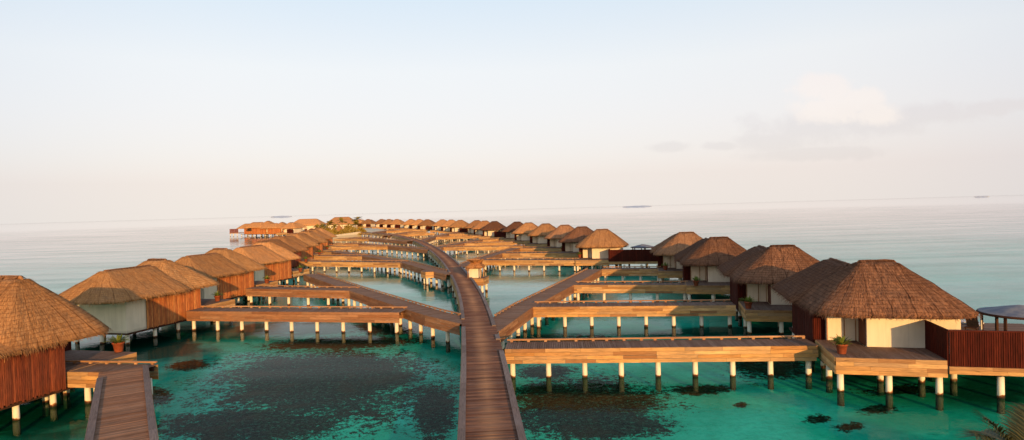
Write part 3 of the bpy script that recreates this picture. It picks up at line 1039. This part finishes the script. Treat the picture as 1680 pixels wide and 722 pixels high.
for i, (px, d) in enumerate(LV):
    lab = L_EX[i] if i < 4 else f'golden thatched villa {ORD[i]} from the front in the left-hand row'
    sc = (1, 1, 1)
    LVO.append(villa(lab, atd(px, d), d, PHI + math.pi, L_TH[i], L_SC[i], i < 7, sc, group='villas of the left-hand row', roof=ROOF_BIG if i == 0 else None, end=True))
# far cluster on the left
FARL = [(424, 352, 1.12, 'leftmost villa of the distant cluster, with a red screen over the water', R(82)),
        (440, 340, 1.25, 'tallest roofed villa of the distant left cluster, with orange slatted wall', R(80)),
        (463, 338, 1.12, 'distant left villa with orange slats beside the white walled one', R(84)),
        (478, 326, 1.1, 'distant white walled villa at the right of the far left cluster', PHI)]
for i, (px, d, s_, lab, rz) in enumerate(FARL):
    o = villa(lab, atd(px, d), d, rz, 'thatch_bright', 'slat_orange', False, (s_, s_, s_ * .96), group='distant villas at the far left')
    if i == 0:
        b = MB(); slats(b, (-5.0, 8.2), (-5.0, 13.0), 1.9, 4.0, .14, .03); b.build('privacy_screen', M['slat_brown'], o)
        b = MB(); b.box(-5.1, 0, 8.0, 13.1, 1.5, 1.88); b.build('terrace', M['board'], o)
        for q in (9, 11, 12.7): link('post', POST, o, (-4.8, q, .4))

# ------------------------------------------------------------------ potted plants
def make_pot():
    r = thing('potted_plant', 'x', 'potted plant')
    b = MB()
    b.lathe([(.0, 0), (.2, 0), (.215, .02), (.29, .46), (.33, .47), (.335, .56), (.29, .565), (.275, .5), (0, .49)], 20)
    b.build('pot', M['terracotta'], r)
    s = MB(); s.lathe([(.272, .495), (.15, .53), (0, .54)], 14); s.build('soil', M['soil'], r)
    l = MB()
    rng = random.Random(3)
    for i in range(46):
        a = rng.random() * 6.283; el = rng.uniform(.35, 1.45); ln = rng.uniform(.45, .85)
        d = Vector((math.cos(a) * math.cos(el), math.sin(a) * math.cos(el), math.sin(el)))
        sd = d.cross(Vector((0, 0, 1))).normalized()
        p0 = Vector((math.cos(a) * .08, math.sin(a) * .08, .52)); w = rng.uniform(.05, .09)
        prev = None; vs = []; fs = []
        for k in range(6):
            t = k / 5
            p = p0 + d * ln * t + Vector((0, 0, -.28 * t * t * ln))
            ww = w * math.sin(math.pi * min(.98, .15 + .85 * t)) * .9
            vs += [p - sd * ww, p + Vector((0, 0, -.015)), p + sd * ww]
        for k in range(5):
            for q in (0, 1): fs.append((3 * k + q, 3 * k + q + 1, 3 * k + q + 4, 3 * k + q + 3))
        l.idx(vs, fs, None, 0, True)
    l.build('foliage', M['leaf'], r)
    return r


pots = [(1381, 580, 'terracotta potted plant on the nearest right villa deck'), (1228, 506, 'potted plant on the deck of the second villa on the right'),
        (1142, 469, 'potted plant on the deck of the third villa on the right'), (1092, 443, 'potted plant on the shaded deck before the gap on the right'),
        (951, 423, 'bright potted plant by the red doorway of the fifth right villa'), (923, 411.5, 'potted plant on the deck of the sixth right villa'),
        (195, 577, 'terracotta potted plant on the deck of the cropped left villa'),
        (357, 494, 'potted plant on the deck of the second villa on the left'), (438, 465, 'potted plant on the deck of the third villa on the left'),
        (493, 446, 'potted plant at the pier end of the fourth villa on the left'), (502, 430, 'potted plant on the deck of the fifth villa on the left'),
        (524, 418, 'potted plant on the deck of the sixth villa on the left'), (537, 409, 'potted plant on the deck of the seventh villa on the left')]
pr = make_pot()
for i, (px, py, lab) in enumerate(pots):
    o = pr if i == 0 else copy_tree(pr)
    p = at(px, py)
    o.location = (p.x, p.y, DECK + .004); o.rotation_euler.z = i * 1.3
    o.scale = (1.05,) * 3 if i != 6 else (1.2,) * 3
    tag(o, lab, 'potted plant', 'potted plants on the villa decks')


# ------------------------------------------------------------------ round pergolas and loungers behind the fences
def pergola(x, y, lab, rot):
    r = thing('pergola', lab, 'pergola', (x, y, 1.70), rot, 'round shade pergolas behind fences')
    rad = 2.1
    for k in range(6):
        a = k * math.pi / 3 + .3
        b = MB(); b.box(-.07, .07, -.07, .07, 0, 1.72, 'z')
        o = b.build('post', M['dark'], r); o.location = (rad * .93 * math.cos(a), rad * .93 * math.sin(a), 0); o.rotation_euler.z = a
        if k % 2 == 0:
            c = MB(); vs = []; fs = []
            for i in range(9):
                for j in range(7):
                    t = j / 6
                    wv = .05 * math.sin(i * 1.9) * (1 - .3 * t)
                    vs.append((wv + .1, (i / 8 - .5) * (.3 + .22 * (1 - t) ** 2), .25 + 1.45 * t))
            for i in range(8):
                for j in range(6): fs.append((i * 7 + j, (i + 1) * 7 + j, (i + 1) * 7 + j + 1, i * 7 + j + 1))
            c.idx(vs, fs, None, 0, True)
            o2 = c.build('curtain', M['cloth'], r); o2.location = (rad * .9 * math.cos(a), rad * .9 * math.sin(a), 0); o2.rotation_euler.z = a
    b = MB(); n = 40
    b.lathe([(rad + .1, 1.77), (rad + .1, 1.85), (rad + .02, 1.85), (rad + .02, 1.77), (rad + .1, 1.77)], n)
    b.build('ring_beam', M['dark'], r)
    b = MB()
    prof = [(rad + .05, 1.86), (rad * .75, 1.98), (rad * .45, 2.14), (.2, 2.3), (0, 2.33)]
    b.lathe(prof, n)
    b.build('canopy', M['canopy'], r)
    b = MB(); b.lathe([(rad - .08, 1.84), (rad * .8, 1.74), (rad * .4, 1.70), (0, 1.72)], n)
    b.build('awning', M['cloth'], r)
    b = MB()
    b.lathe([(rad + .14, 1.8), (rad + .14, 1.72), (rad + .125, 1.72), (rad + .125, 1.8)], n)
    b.build('rafter', M['dark'], r)
    return r


p1 = Vector((atd(1672, 38.5), 38.5))
pergola(p1.x, p1.y, 'round dark canopied pergola with white curtains behind the near red fence', .2)
p2 = Vector((atd(1054, 110), 110))
pergola(p2.x, p2.y, 'distant round pergola showing above the long red fence in the gap', .9)


def lounger(x, y, rz, lab):
    r = thing('sun_lounger', lab, 'sun lounger', (x, y, 1.70), rz, 'sun loungers behind the near red fence')
    b = MB(); b.box(-.36, .36, -1.0, 1.0, .30, .36, 'y'); b.build('frame', M['dark'], r)
    for sx in (-.3, .3):
        for sy in (-.85, .85):
            l = MB(); l.box(sx - .03, sx + .03, sy - .03, sy + .03, 0, .3, 'z'); l.build('leg', M['dark'], r)
    b = MB(); b.box(-.34, .34, -.95, .25, .365, .48, 'y'); b.build('cushion', M['cloth'], r)
    b = MB(); b.obox((0, .62, .82), (0, .55, .835), (1, 0, 0), (0, -.835, .55), .52, .34, .05)
    b.build('backrest', M['darkcloth'], r)
    return r


for k, (px, d, lab) in enumerate([(1576, 43.0, 'white cushioned sun lounger behind the fence, nearest the thatched eave'), (1596, 42.0, 'dark backed sun lounger behind the fence, nearest the pergola')]):
    lounger(atd(px, d), d, R(60 + 70 * k), lab)

# ------------------------------------------------------------------ kiosk at the second right branch
kp = at(781, 455)
kr = thing('kiosk', 'small square thatched kiosk with cream walls beside the main boardwalk', 'kiosk', (kp.x, kp.y, 0), R(-12))
b = MB()
hip(b, -1.12, 1.12, -1.12, 1.12, 0, 0, .2, DECK + 1.5, DECK + 2.3, .45, 700, .8, 48, 8)
b.build('roof', M['thatch_gold'], kr)
b = MB(); b.box(-.75, .5, -.7, .75, DECK + .0, DECK + 1.55); b.build('wall', M['wall'], kr)
b = MB()
for sx in (-1, 1):
    for sy in (-1, 1): b.box(sx * .85 - .05, sx * .85 + .05, sy * .85 - .05, sy * .85 + .05, DECK, DECK + 1.5, 'z')
b.build('frame', M['rail'], kr)
b = MB()
for i in range(18): b.box(-1.35 + i * .15 + .004, -1.35 + i * .15 + .146, -1.35, 1.35, DECK - .06, DECK - .008, 'y')
b.build('deck', M['plank'], kr)
b = MB()
for k in range(4):
    for (sx, sy) in ((0, -1), (1, 0), (-1, 0), (0, 1)):
        z1 = DECK - .01 - k * .2375
        if sx == 0: b.box(-1.36, 1.36, sy * 1.38 - .02, sy * 1.38 + .02, z1 - .228, z1, 'x')
        else: b.box(sx * 1.39 - .02, sx * 1.39 + .02, -1.33, 1.33, z1 - .228, z1, 'y')
b.build('skirting', M['board'], kr)
for sx in (-1.1, 1.1):
    for sy in (-1.1, 1.1): link('post', POST, kr, (sx, sy, 0))

# landing beside the main boardwalk, opposite the kiosk
lp = at(722, 443)
lr = thing('landing_deck', 'six-sided timber landing platform on posts left of the main boardwalk', 'landing deck', (lp.x, lp.y, 0), R(8))
hexa = [(-2.9, -.3), (-2.2, -1.9), (2.6, -1.9), (3.0, -.4), (2.6, 1.6), (-2.4, 1.6)]
b = MB()
x = -2.9
while x < 2.95:
    xm = x + .075
    def yr(xm):
        ys = []
        for (a, c) in zip(hexa, hexa[1:] + hexa[:1]):
            if (a[0] - xm) * (c[0] - xm) < 0: ys.append(a[1] + (c[1] - a[1]) * (xm - a[0]) / (c[0] - a[0]))
        return (min(ys), max(ys)) if len(ys) >= 2 else None
    q = yr(xm)
    if q: b.box(x + .004, x + .146, q[0], q[1], DECK - .075, DECK - .036 + random.uniform(-.002, .002), 'y')
    x += .15
b.build('deck', M['plank'], lr)
b = MB()
for (a, c) in zip(hexa, hexa[1:] + hexa[:1]):
    a, c = Vector(a), Vector(c); d = c - a; L = d.length; t = d / L
    for k in range(4):
        z1 = DECK - .03 - k * .235; m_ = (a + c) / 2 + Vector((t.y, -t.x)) * .022
        b.obox((m_.x, m_.y, z1 - .113), (t.x, t.y, 0), (-t.y, t.x, 0), (0, 0, 1), L / 2, .02, .112, random.random() * 90, random.random() * 90)
b.build('skirting', M['board'], lr)
for (sx, sy) in ((-2.4, -.3), (-2.0, -1.6), (0.2, -1.6), (2.3, -1.6), (-2.0, 1.2), (2.0, 1.2)): link('post', POST, lr, (sx, sy, 0))


# ------------------------------------------------------------------ palms
def frond(b, base, az, el, ln, droop, nleaf=34, leaf=.75, w=.035, rng=random, mi=0):
    """a feather frond: arching rib and two rows of narrow leaflets"""
    d = Vector((math.cos(az) * math.cos(el), math.sin(az) * math.cos(el), math.sin(el)))
    hz = Vector((math.cos(az), math.sin(az), 0))
    pts = []
    N = 12
    for k in range(N + 1):
        t = k / N
        pts.append(base + d * ln * t + Vector((0, 0, -droop * ln * t * t)) + hz * droop * .15 * ln * t * t)
    b.tube(pts, [.03 * (1 - .85 * k / N) * (ln / 3) for k in range(N + 1)], 5, True, mi)
    for i in range(nleaf):
        t = .12 + .88 * (i + .5) / nleaf
        k = min(N - 1, int(t * N)); f = t * N - k
        p = pts[k].lerp(pts[k + 1], f); tg = (pts[k + 1] - pts[k]).normalized()
        sd = tg.cross(Vector((0, 0, 1))).normalized(); up = sd.cross(tg).normalized()
        L = leaf * (math.sin(math.pi * (.12 + .8 * t)) ** .7) * rng.uniform(.85, 1.1)
        for sg in (-1, 1):
            dv = (sd * sg * .8 + tg * .62 + up * rng.uniform(-.05, .3)).normalized()
            nr = dv.cross(tg).normalized()
            vs = []; fs = []
            for q in range(4):
                s = q / 3
                c = p + dv * L * s + Vector((0, 0, -.28 * L * s * s))
                ww = w * (1 - s) ** .6 if q < 3 else .002
                wd = dv.cross(up).normalized()
                vs += [c - wd * ww, c + wd * ww]
            for q in range(3): fs.append((2 * q, 2 * q + 1, 2 * q + 3, 2 * q + 2))
            b.idx(vs, fs, None, mi, False)


def palm(name, x, y, z0, h, lab, cr=2.6, nf=16, mat='palm_far', seed=1, leafw=.07, group=None, lean=(0, 0)):
    rng = random.Random(seed)
    r = thing(name, lab, 'palm tree', (x, y, z0), 0, group)
    b = MB()
    pts = [(lean[0] * t * t, lean[1] * t * t, h * t) for t in [i / 8 for i in range(9)]]
    b.tube(pts, [.2 - .09 * i / 8 for i in range(9)], 8)
    b.build('trunk', M['trunk'], r)
    top = Vector(pts[-1])
    c = MB()
    for k in range(nf):
        frond(c, top, k * 2.399 + rng.uniform(-.2, .2), rng.uniform(-.1, 1.2), cr * rng.uniform(.8, 1.1), rng.uniform(.25, .6), 22, cr * .32, leafw, rng)
    c.build('crown', M[mat], r)
    return r


# ------------------------------------------------------------------ far island with palms, long roofs, hut and sand bank
def mound(name, pts, z, mat, lab, zb=-1.3, noise_a=.25, inset=3.0):
    b = MB()
    n = len(pts)
    c = sum((Vector(p) for p in pts), Vector((0, 0))) / n
    vs = []; fs = []
    for (f, zz) in ((1.0, zb), (.9, .1), (.75, z), (.4, z + .35), (0.02, z + .5)):
        for p in pts:
            q = c + (Vector(p) - c) * f
            vs.append((q.x, q.y, zz + mnoise.noise(Vector((q.x * .1, q.y * .1, 0))) * noise_a * (zz > 0.2)))
    for i in range(4):
        for k in range(n):
            k2 = (k + 1) % n
            fs.append((i * n + k, i * n + k2, (i + 1) * n + k2, (i + 1) * n + k))
    b.idx(vs, fs, None, 0, True)
    o = b.build(name, mat); tag(o, lab, kind='structure')
    return o


def oval(cx, cy, rx, ry, n=40, rot=0, seed=0):
    rng = random.Random(seed)
    out = []
    for k in range(n):
        a = 2 * math.pi * k / n
        f = 1 + .12 * mnoise.noise(Vector((math.cos(a) * 1.5, math.sin(a) * 1.5, seed)))
        x, y = rx * f * math.cos(a), ry * f * math.sin(a)
        out.append((cx + x * math.cos(rot) - y * math.sin(rot), cy + x * math.sin(rot) + y * math.cos(rot)))
    return out


IX, IY = -108, 372
mound('island_beach', oval(IX, IY, 36, 58, 48, R(8), 2), 1.0, M['sand'], 'pale sand of the small island behind the palms')
# low cream retaining wall along the shore
sw = MB()
a, c_ = at(536, 387.5, 1.5), at(592, 383.0, 1.5)
dd = c_ - a; L = dd.length; t = dd / L
ws = 14
for i in range(ws):
    p = a + t * (L * (i + .5) / ws); hh = 1.5 + .9 * (i / ws)
    sw.obox((p.x, p.y, hh / 2 - .3), (t.x, t.y, 0), (-t.y, t.x, 0), (0, 0, 1), L / ws / 2 + .0, .35, hh / 2 + .3)
tag(sw.build('retaining_wall', M['wall']), 'long low cream shore wall in front of the island palms', 'wall')
tips = [(587, 358.0, 300), (561, 362, 306), (540, 366, 304), (584, 366, 296), (530, 369, 312), (548, 370, 330), (571, 369, 330), (520, 371, 340)]
plabs = ['tallest island palm, standing clear at the right of the grove', 'feathery island palm in the middle of the grove', 'island palm at the left of the grove',
         'short leaning palm just right of the tallest palm', 'small palm beside the long thatched roofs', 'palm behind the cone shaped hut', 'palm half hidden between the hut and tallest palm',
         'leftmost small palm between the two long roofs']
for i, (px, py, d) in enumerate(tips):
    hy = 343.3 + (840 - px) * .0286
    top = CAMZ - (py - hy) / FPX * d
    x = atd(px, d)
    palm('palm_tree', x, d, .9, top - .9 - .6, plabs[i], 3.2 if i < 3 else 2.8, 16, 'palm_far', i + 3, .13, 'palms on the island', (.3 * (i % 3 - 1), .2))


def shrub(x, y, z, rx, rz, lab, seed):
    rng = random.Random(seed)
    b = MB()
    r = thing('shrub', lab, 'shrub', (x, y, z), 0, 'shrubs on the island shore')
    for i in range(800):
        a = rng.random() * 6.283; u = rng.random() ** .5; hgt = rng.random()
        rad = rx * u * (1 - hgt * .5) * (1 + .3 * mnoise.noise(Vector((math.cos(a) * 2, math.sin(a) * 2, seed))))
        p = Vector((rad * math.cos(a), rad * math.sin(a), rz * hgt * (1 - .5 * u * u) * rng.uniform(.7, 1.15)))
        d = Vector((rng.uniform(-1, 1), rng.uniform(-1, 1), rng.uniform(.0, 1))).normalized(); s = d.cross(Vector((rng.uniform(-1, 1), rng.uniform(-1, 1), .3))).normalized()
        l = rng.uniform(.5, 1.0); w = l * .34
        b.face([p - s * w, p + s * w, p + d * l], None, 0, False)
    b.build('foliage', M['shrub'], r)
    st = MB(); st.tube([(0, 0, -.3), (0, 0, rz * .6)], [.12, .05], 6); st.build('stem', M['trunk'], r)


for i, (px, d, rx, rz, lab) in enumerate([(546, 292, 4.2, 3.2, 'rounded golden shrub at the left end of the shore wall'), (565, 294, 5.0, 3.0, 'wide low shrub behind the middle of the shore wall'),
                                          (580, 291, 4.6, 3.6, 'bushy shrub under the tallest palm'), (591, 298, 3.6, 3.8, 'shrub at the right end of the shore wall'),
                                          (535, 306, 4.2, 4.4, 'tall shrub left of the grove'), (526, 316, 3.8, 4.4, 'dull green shrub between the long roofs'), (572, 312, 4.6, 4.6, 'shrub behind the hut')]):
    shrub(atd(px, d), d, .9, rx, rz, lab, i + 20)


def long_house(px0, px1, d, ztop, zeave, lab, rz=0):
    x0, x1 = atd(px0, d), atd(px1, d)
    cx = (x0 + x1) / 2; w = (x1 - x0)
    r = thing('long_house', lab, 'thatched hall', (cx, d, 0), rz, 'long thatched halls on the island')
    b = MB()
    hip(b, -w / 2, w / 2, -6, 6, 0, 0, w / 2 - 5, zeave, ztop, 1.5, 500, .5, 80, 8)
    b.build('roof', M['thatch_gold'], r)
    b = MB(); b.box(-w / 2 + 1.5, w / 2 - 1.5, -4.5, 4.5, .5, zeave + .3); b.build('wall', M['wall'], r)
    b = MB()
    for i in range(5):
        xx = -w / 2 + 3 + (w - 6) * i / 4
        b.box(xx - .8, xx + .8, -4.56, -4.505, .9, 3.2)
    b.build('door', M['door'], r)
    return r


long_house(478, 533, 360, 9.0, 5.2, 'long low thatched hall at the left of the island palms')
long_house(536, 586, 352, 9.6, 5.4, 'long thatched hall behind the island palms')
hx = atd(556, 300)
hr = thing('beach_hut', 'small cone roofed thatched hut among the island shrubs', 'hut', (hx, 300, .9))
b = MB(); hip(b, -2.6, 2.6, -2.6, 2.6, 0, 0, .1, 1.6, 5.0, 2.3, 500, 1.0, 40, 8); b.build('roof', M['thatch_gold'], hr)
b = MB(); b.lathe([(1.9, -.4), (1.9, 1.7)], 18); b.build('wall', M['wall'], hr)
b = MB(); b.box(-.4, .4, -1.98, -1.89, -.2, 1.5, 'z'); b.build('door', M['door'], hr)

# young palm in the lower right corner, rooted on a sand bar just below the frame
px_, d_ = 1672, 24.0
pz = CAMZ - (752 - 318.5) / FPX * d_
pr_ = thing('palm_tree', 'dark palm frond fanning up at the lower right corner', 'palm tree', (atd(px_, d_), d_, .2))
b = MB(); b.tube([(.2, -.1, -.5), (.1, -.05, .1), (0, 0, pz - .2)], [.26, .22, .16], 10); b.build('trunk', M['trunk'], pr_)
c = MB(); rng = random.Random(5)
top = Vector((0, 0, pz - .25))
for (az, el, ln, dr) in [(R(165), 1.0, 2.3, .16), (R(182), .72, 2.5, .22), (R(30), 1.1, 2.3, .15), (R(15), .5, 2.6, .35), (R(215), .25, 2.2, .4), (R(300), .4, 2.4, .5), (R(255), .3, 2.4, .5), (R(95), .6, 2.2, .4)]:
    frond(c, top, az, el, ln, dr, 70, 1.4, .026, rng)
c.build('crown', M['frond'], pr_)
mound('sand_bar', oval(20.5, 19.0, 6.0, 5.6, 32, 0, 3), .15, M['sand'], 'small sand bar under the corner palm', zb=-.9, noise_a=.08)
mound('beach', oval(12, -2, 24, 25, 40, 0, 5), .5, M['sand'], 'pale sand shore below the viewpoint')

# distant islands on the horizon
for i, (px, py, w, hgt, lab) in enumerate([(1046, 337.2, 50, 2.0, 'faint low island strip on the horizon right of centre'), (462, 353.6, 36, 2.0, 'faint low island on the horizon at the left'),
                                           (1611, 321.0, 26, 2.0, 'tiny faint island on the horizon at the far right')]):
    d = 6000.0
    x = atd(px, d); ww = w / FPX * d
    b = MB(); vs = []; fs = []
    n = 24
    for k in range(n + 1):
        t = k / n
        hh = (hgt / FPX * d) * (math.sin(math.pi * t) ** .35) * (.8 + .3 * mnoise.noise(Vector((t * 5, i, 0))))
        for (dy, zz) in ((-ww * .1 * math.sin(math.pi * t), -1), (0, max(.5, hh)), (ww * .1 * math.sin(math.pi * t), -1)):
            vs.append((ww * (t - .5), dy, zz))
    for k in range(n):
        for j in (0, 1): fs.append((3 * k + j, 3 * k + j + 3, 3 * k + j + 4, 3 * k + j + 1))
    b.idx(vs, fs, None, 0, True)
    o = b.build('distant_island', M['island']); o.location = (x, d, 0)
    tag(o, lab, kind='structure')

# ------------------------------------------------------------------ light and sky
EL, AZ = R(9.0), R(16)
to_sun = Vector((math.sin(AZ) * math.cos(EL), -math.cos(AZ) * math.cos(EL), math.sin(EL)))
sl = bpy.data.lights.new('sun', 'SUN'); sl.energy = 5.0; sl.angle = R(.5); sl.color = (1.0, .59, .225)
so = bpy.data.objects.new('sun', sl); COL.objects.link(so)
so.rotation_euler = to_sun.to_track_quat('Z', 'Y').to_euler()

w = bpy.data.worlds.new('World'); SC.world = w
nt = NT(w)
_d = nt.n('ShaderNodeTexCoord').outputs['Generated']
_s = nt.n('ShaderNodeSeparateXYZ', {0: _d})
_v = nt.n('ShaderNodeCombineXYZ', {0: _s.outputs[0], 1: _s.outputs[1], 2: nt.math('MAXIMUM', _s.outputs[2], .05)}).outputs[0]
sky = nt.n('ShaderNodeTexSky', {'Vector': _v}, sky_type='NISHITA', sun_disc=False, sun_elevation=EL, sun_rotation=math.atan2(to_sun.x, to_sun.y), altitude=0, air_density=1.0, dust_density=2.0, ozone_density=1.0)
bg1 = nt.n('ShaderNodeBackground', {'Color': sky.outputs[0], 'Strength': .05}).outputs[0]
dirv = nt.n('ShaderNodeTexCoord').outputs['Generated']
sp = nt.n('ShaderNodeSeparateXYZ', {0: dirv})
zc = nt.math('MAXIMUM', sp.outputs[2], 0.0)
haze = nt.ramp(zc, [(0.0, (.70, .63, .635)), (.06, (.725, .645, .655)), (.13, (.745, .685, .69)), (.22, (.755, .735, .735)), (.34, (.61, .69, .765)), (.6, (.36, .48, .64)), (1, (.22, .34, .52))])
# evening haze brightens towards the middle of the view, cools to the sides
yy = nt.math('MAXIMUM', sp.outputs[1], .05)
tx = nt.math('DIVIDE', sp.outputs[0], yy)
tz = nt.math('DIVIDE', sp.outputs[2], yy)
side = nt.smooth(nt.math('ABSOLUTE', tx), .45, 1.1)
haze = nt.mix(nt.math('MULTIPLY', side, .55), haze, nt.mix(1.0, haze, (.78, .84, .93), 'MULTIPLY'))
# cumulus bank low on the right, built from overlapping puffs
cv = nt.n('ShaderNodeCombineXYZ', {0: tx, 1: tz}).outputs[0]
nz = nt.noise(cv, 22, 6, .62, .2)
nzl = nt.noise(cv, 9, 4, .55)


def puffs(lst, amp):
    tot = None
    for (px, py, rx, ry) in lst:
        cx = (px - 840) / FPX; cz = (343.3 + (840 - px) * .0286 - py) / FPX
        dx = nt.math('MULTIPLY', nt.math('SUBTRACT', tx, cx), FPX / rx)
        dz = nt.math('MULTIPLY', nt.math('SUBTRACT', tz, cz), FPX / ry)
        d = nt.math('SUBTRACT', 1.0, nt.math('SQRT', nt.math('ADD', nt.math('MULTIPLY', dx, dx), nt.math('MULTIPLY', dz, dz))))
        tot = d if tot is None else nt.math('MAXIMUM', tot, d)
    n_ = nt.math('MULTIPLY', nt.math('SUBTRACT', nt.math('ADD', nt.math('MULTIPLY', nz, .6), nt.math('MULTIPLY', nzl, .4)), .5), amp)
    return nt.math('ADD', tot, n_)


top_m = nt.smooth(puffs([(1340, 143, 48, 30), (1372, 150, 50, 34), (1410, 168, 62, 34), (1440, 186, 60, 26), (1370, 182, 90, 36)], 2.3), .05, .6)
low_m = nt.smooth(puffs([(1270, 232, 80, 24), (1330, 212, 130, 36), (1420, 198, 150, 34), (1530, 188, 120, 24), (1620, 178, 80, 18), (1690, 172, 70, 16), (1100, 242, 44, 11), (1185, 240, 40, 9), (1340, 252, 130, 14)], 2.2), -.05, .62)
haze = nt.mix(nt.math('MULTIPLY', low_m, .8), haze, (.655, .585, .605))
haze = nt.mix(nt.math('MULTIPLY', top_m, .78), haze, (.84, .725, .685))
bg2 = nt.n('ShaderNodeBackground', {'Color': haze, 'Strength': 1.0}).outputs[0]
nt.out(nt.n('ShaderNodeAddShader', {0: bg1, 1: bg2}).outputs[0], True)

SC.view_settings.view_transform = 'Standard'
SC.view_settings.look = 'None'
SC.view_settings.exposure = 0
SC.view_settings.gamma = 1
SC.render.engine = 'CYCLES'
SC.cycles.use_denoising = True
SC.cycles.max_bounces = 7
SC.cycles.transparent_max_bounces = 10
SC.cycles.glossy_bounces = 3
SC.cycles.diffuse_bounces = 3
SC.cycles.caustics_reflective = False
SC.cycles.caustics_refractive = False
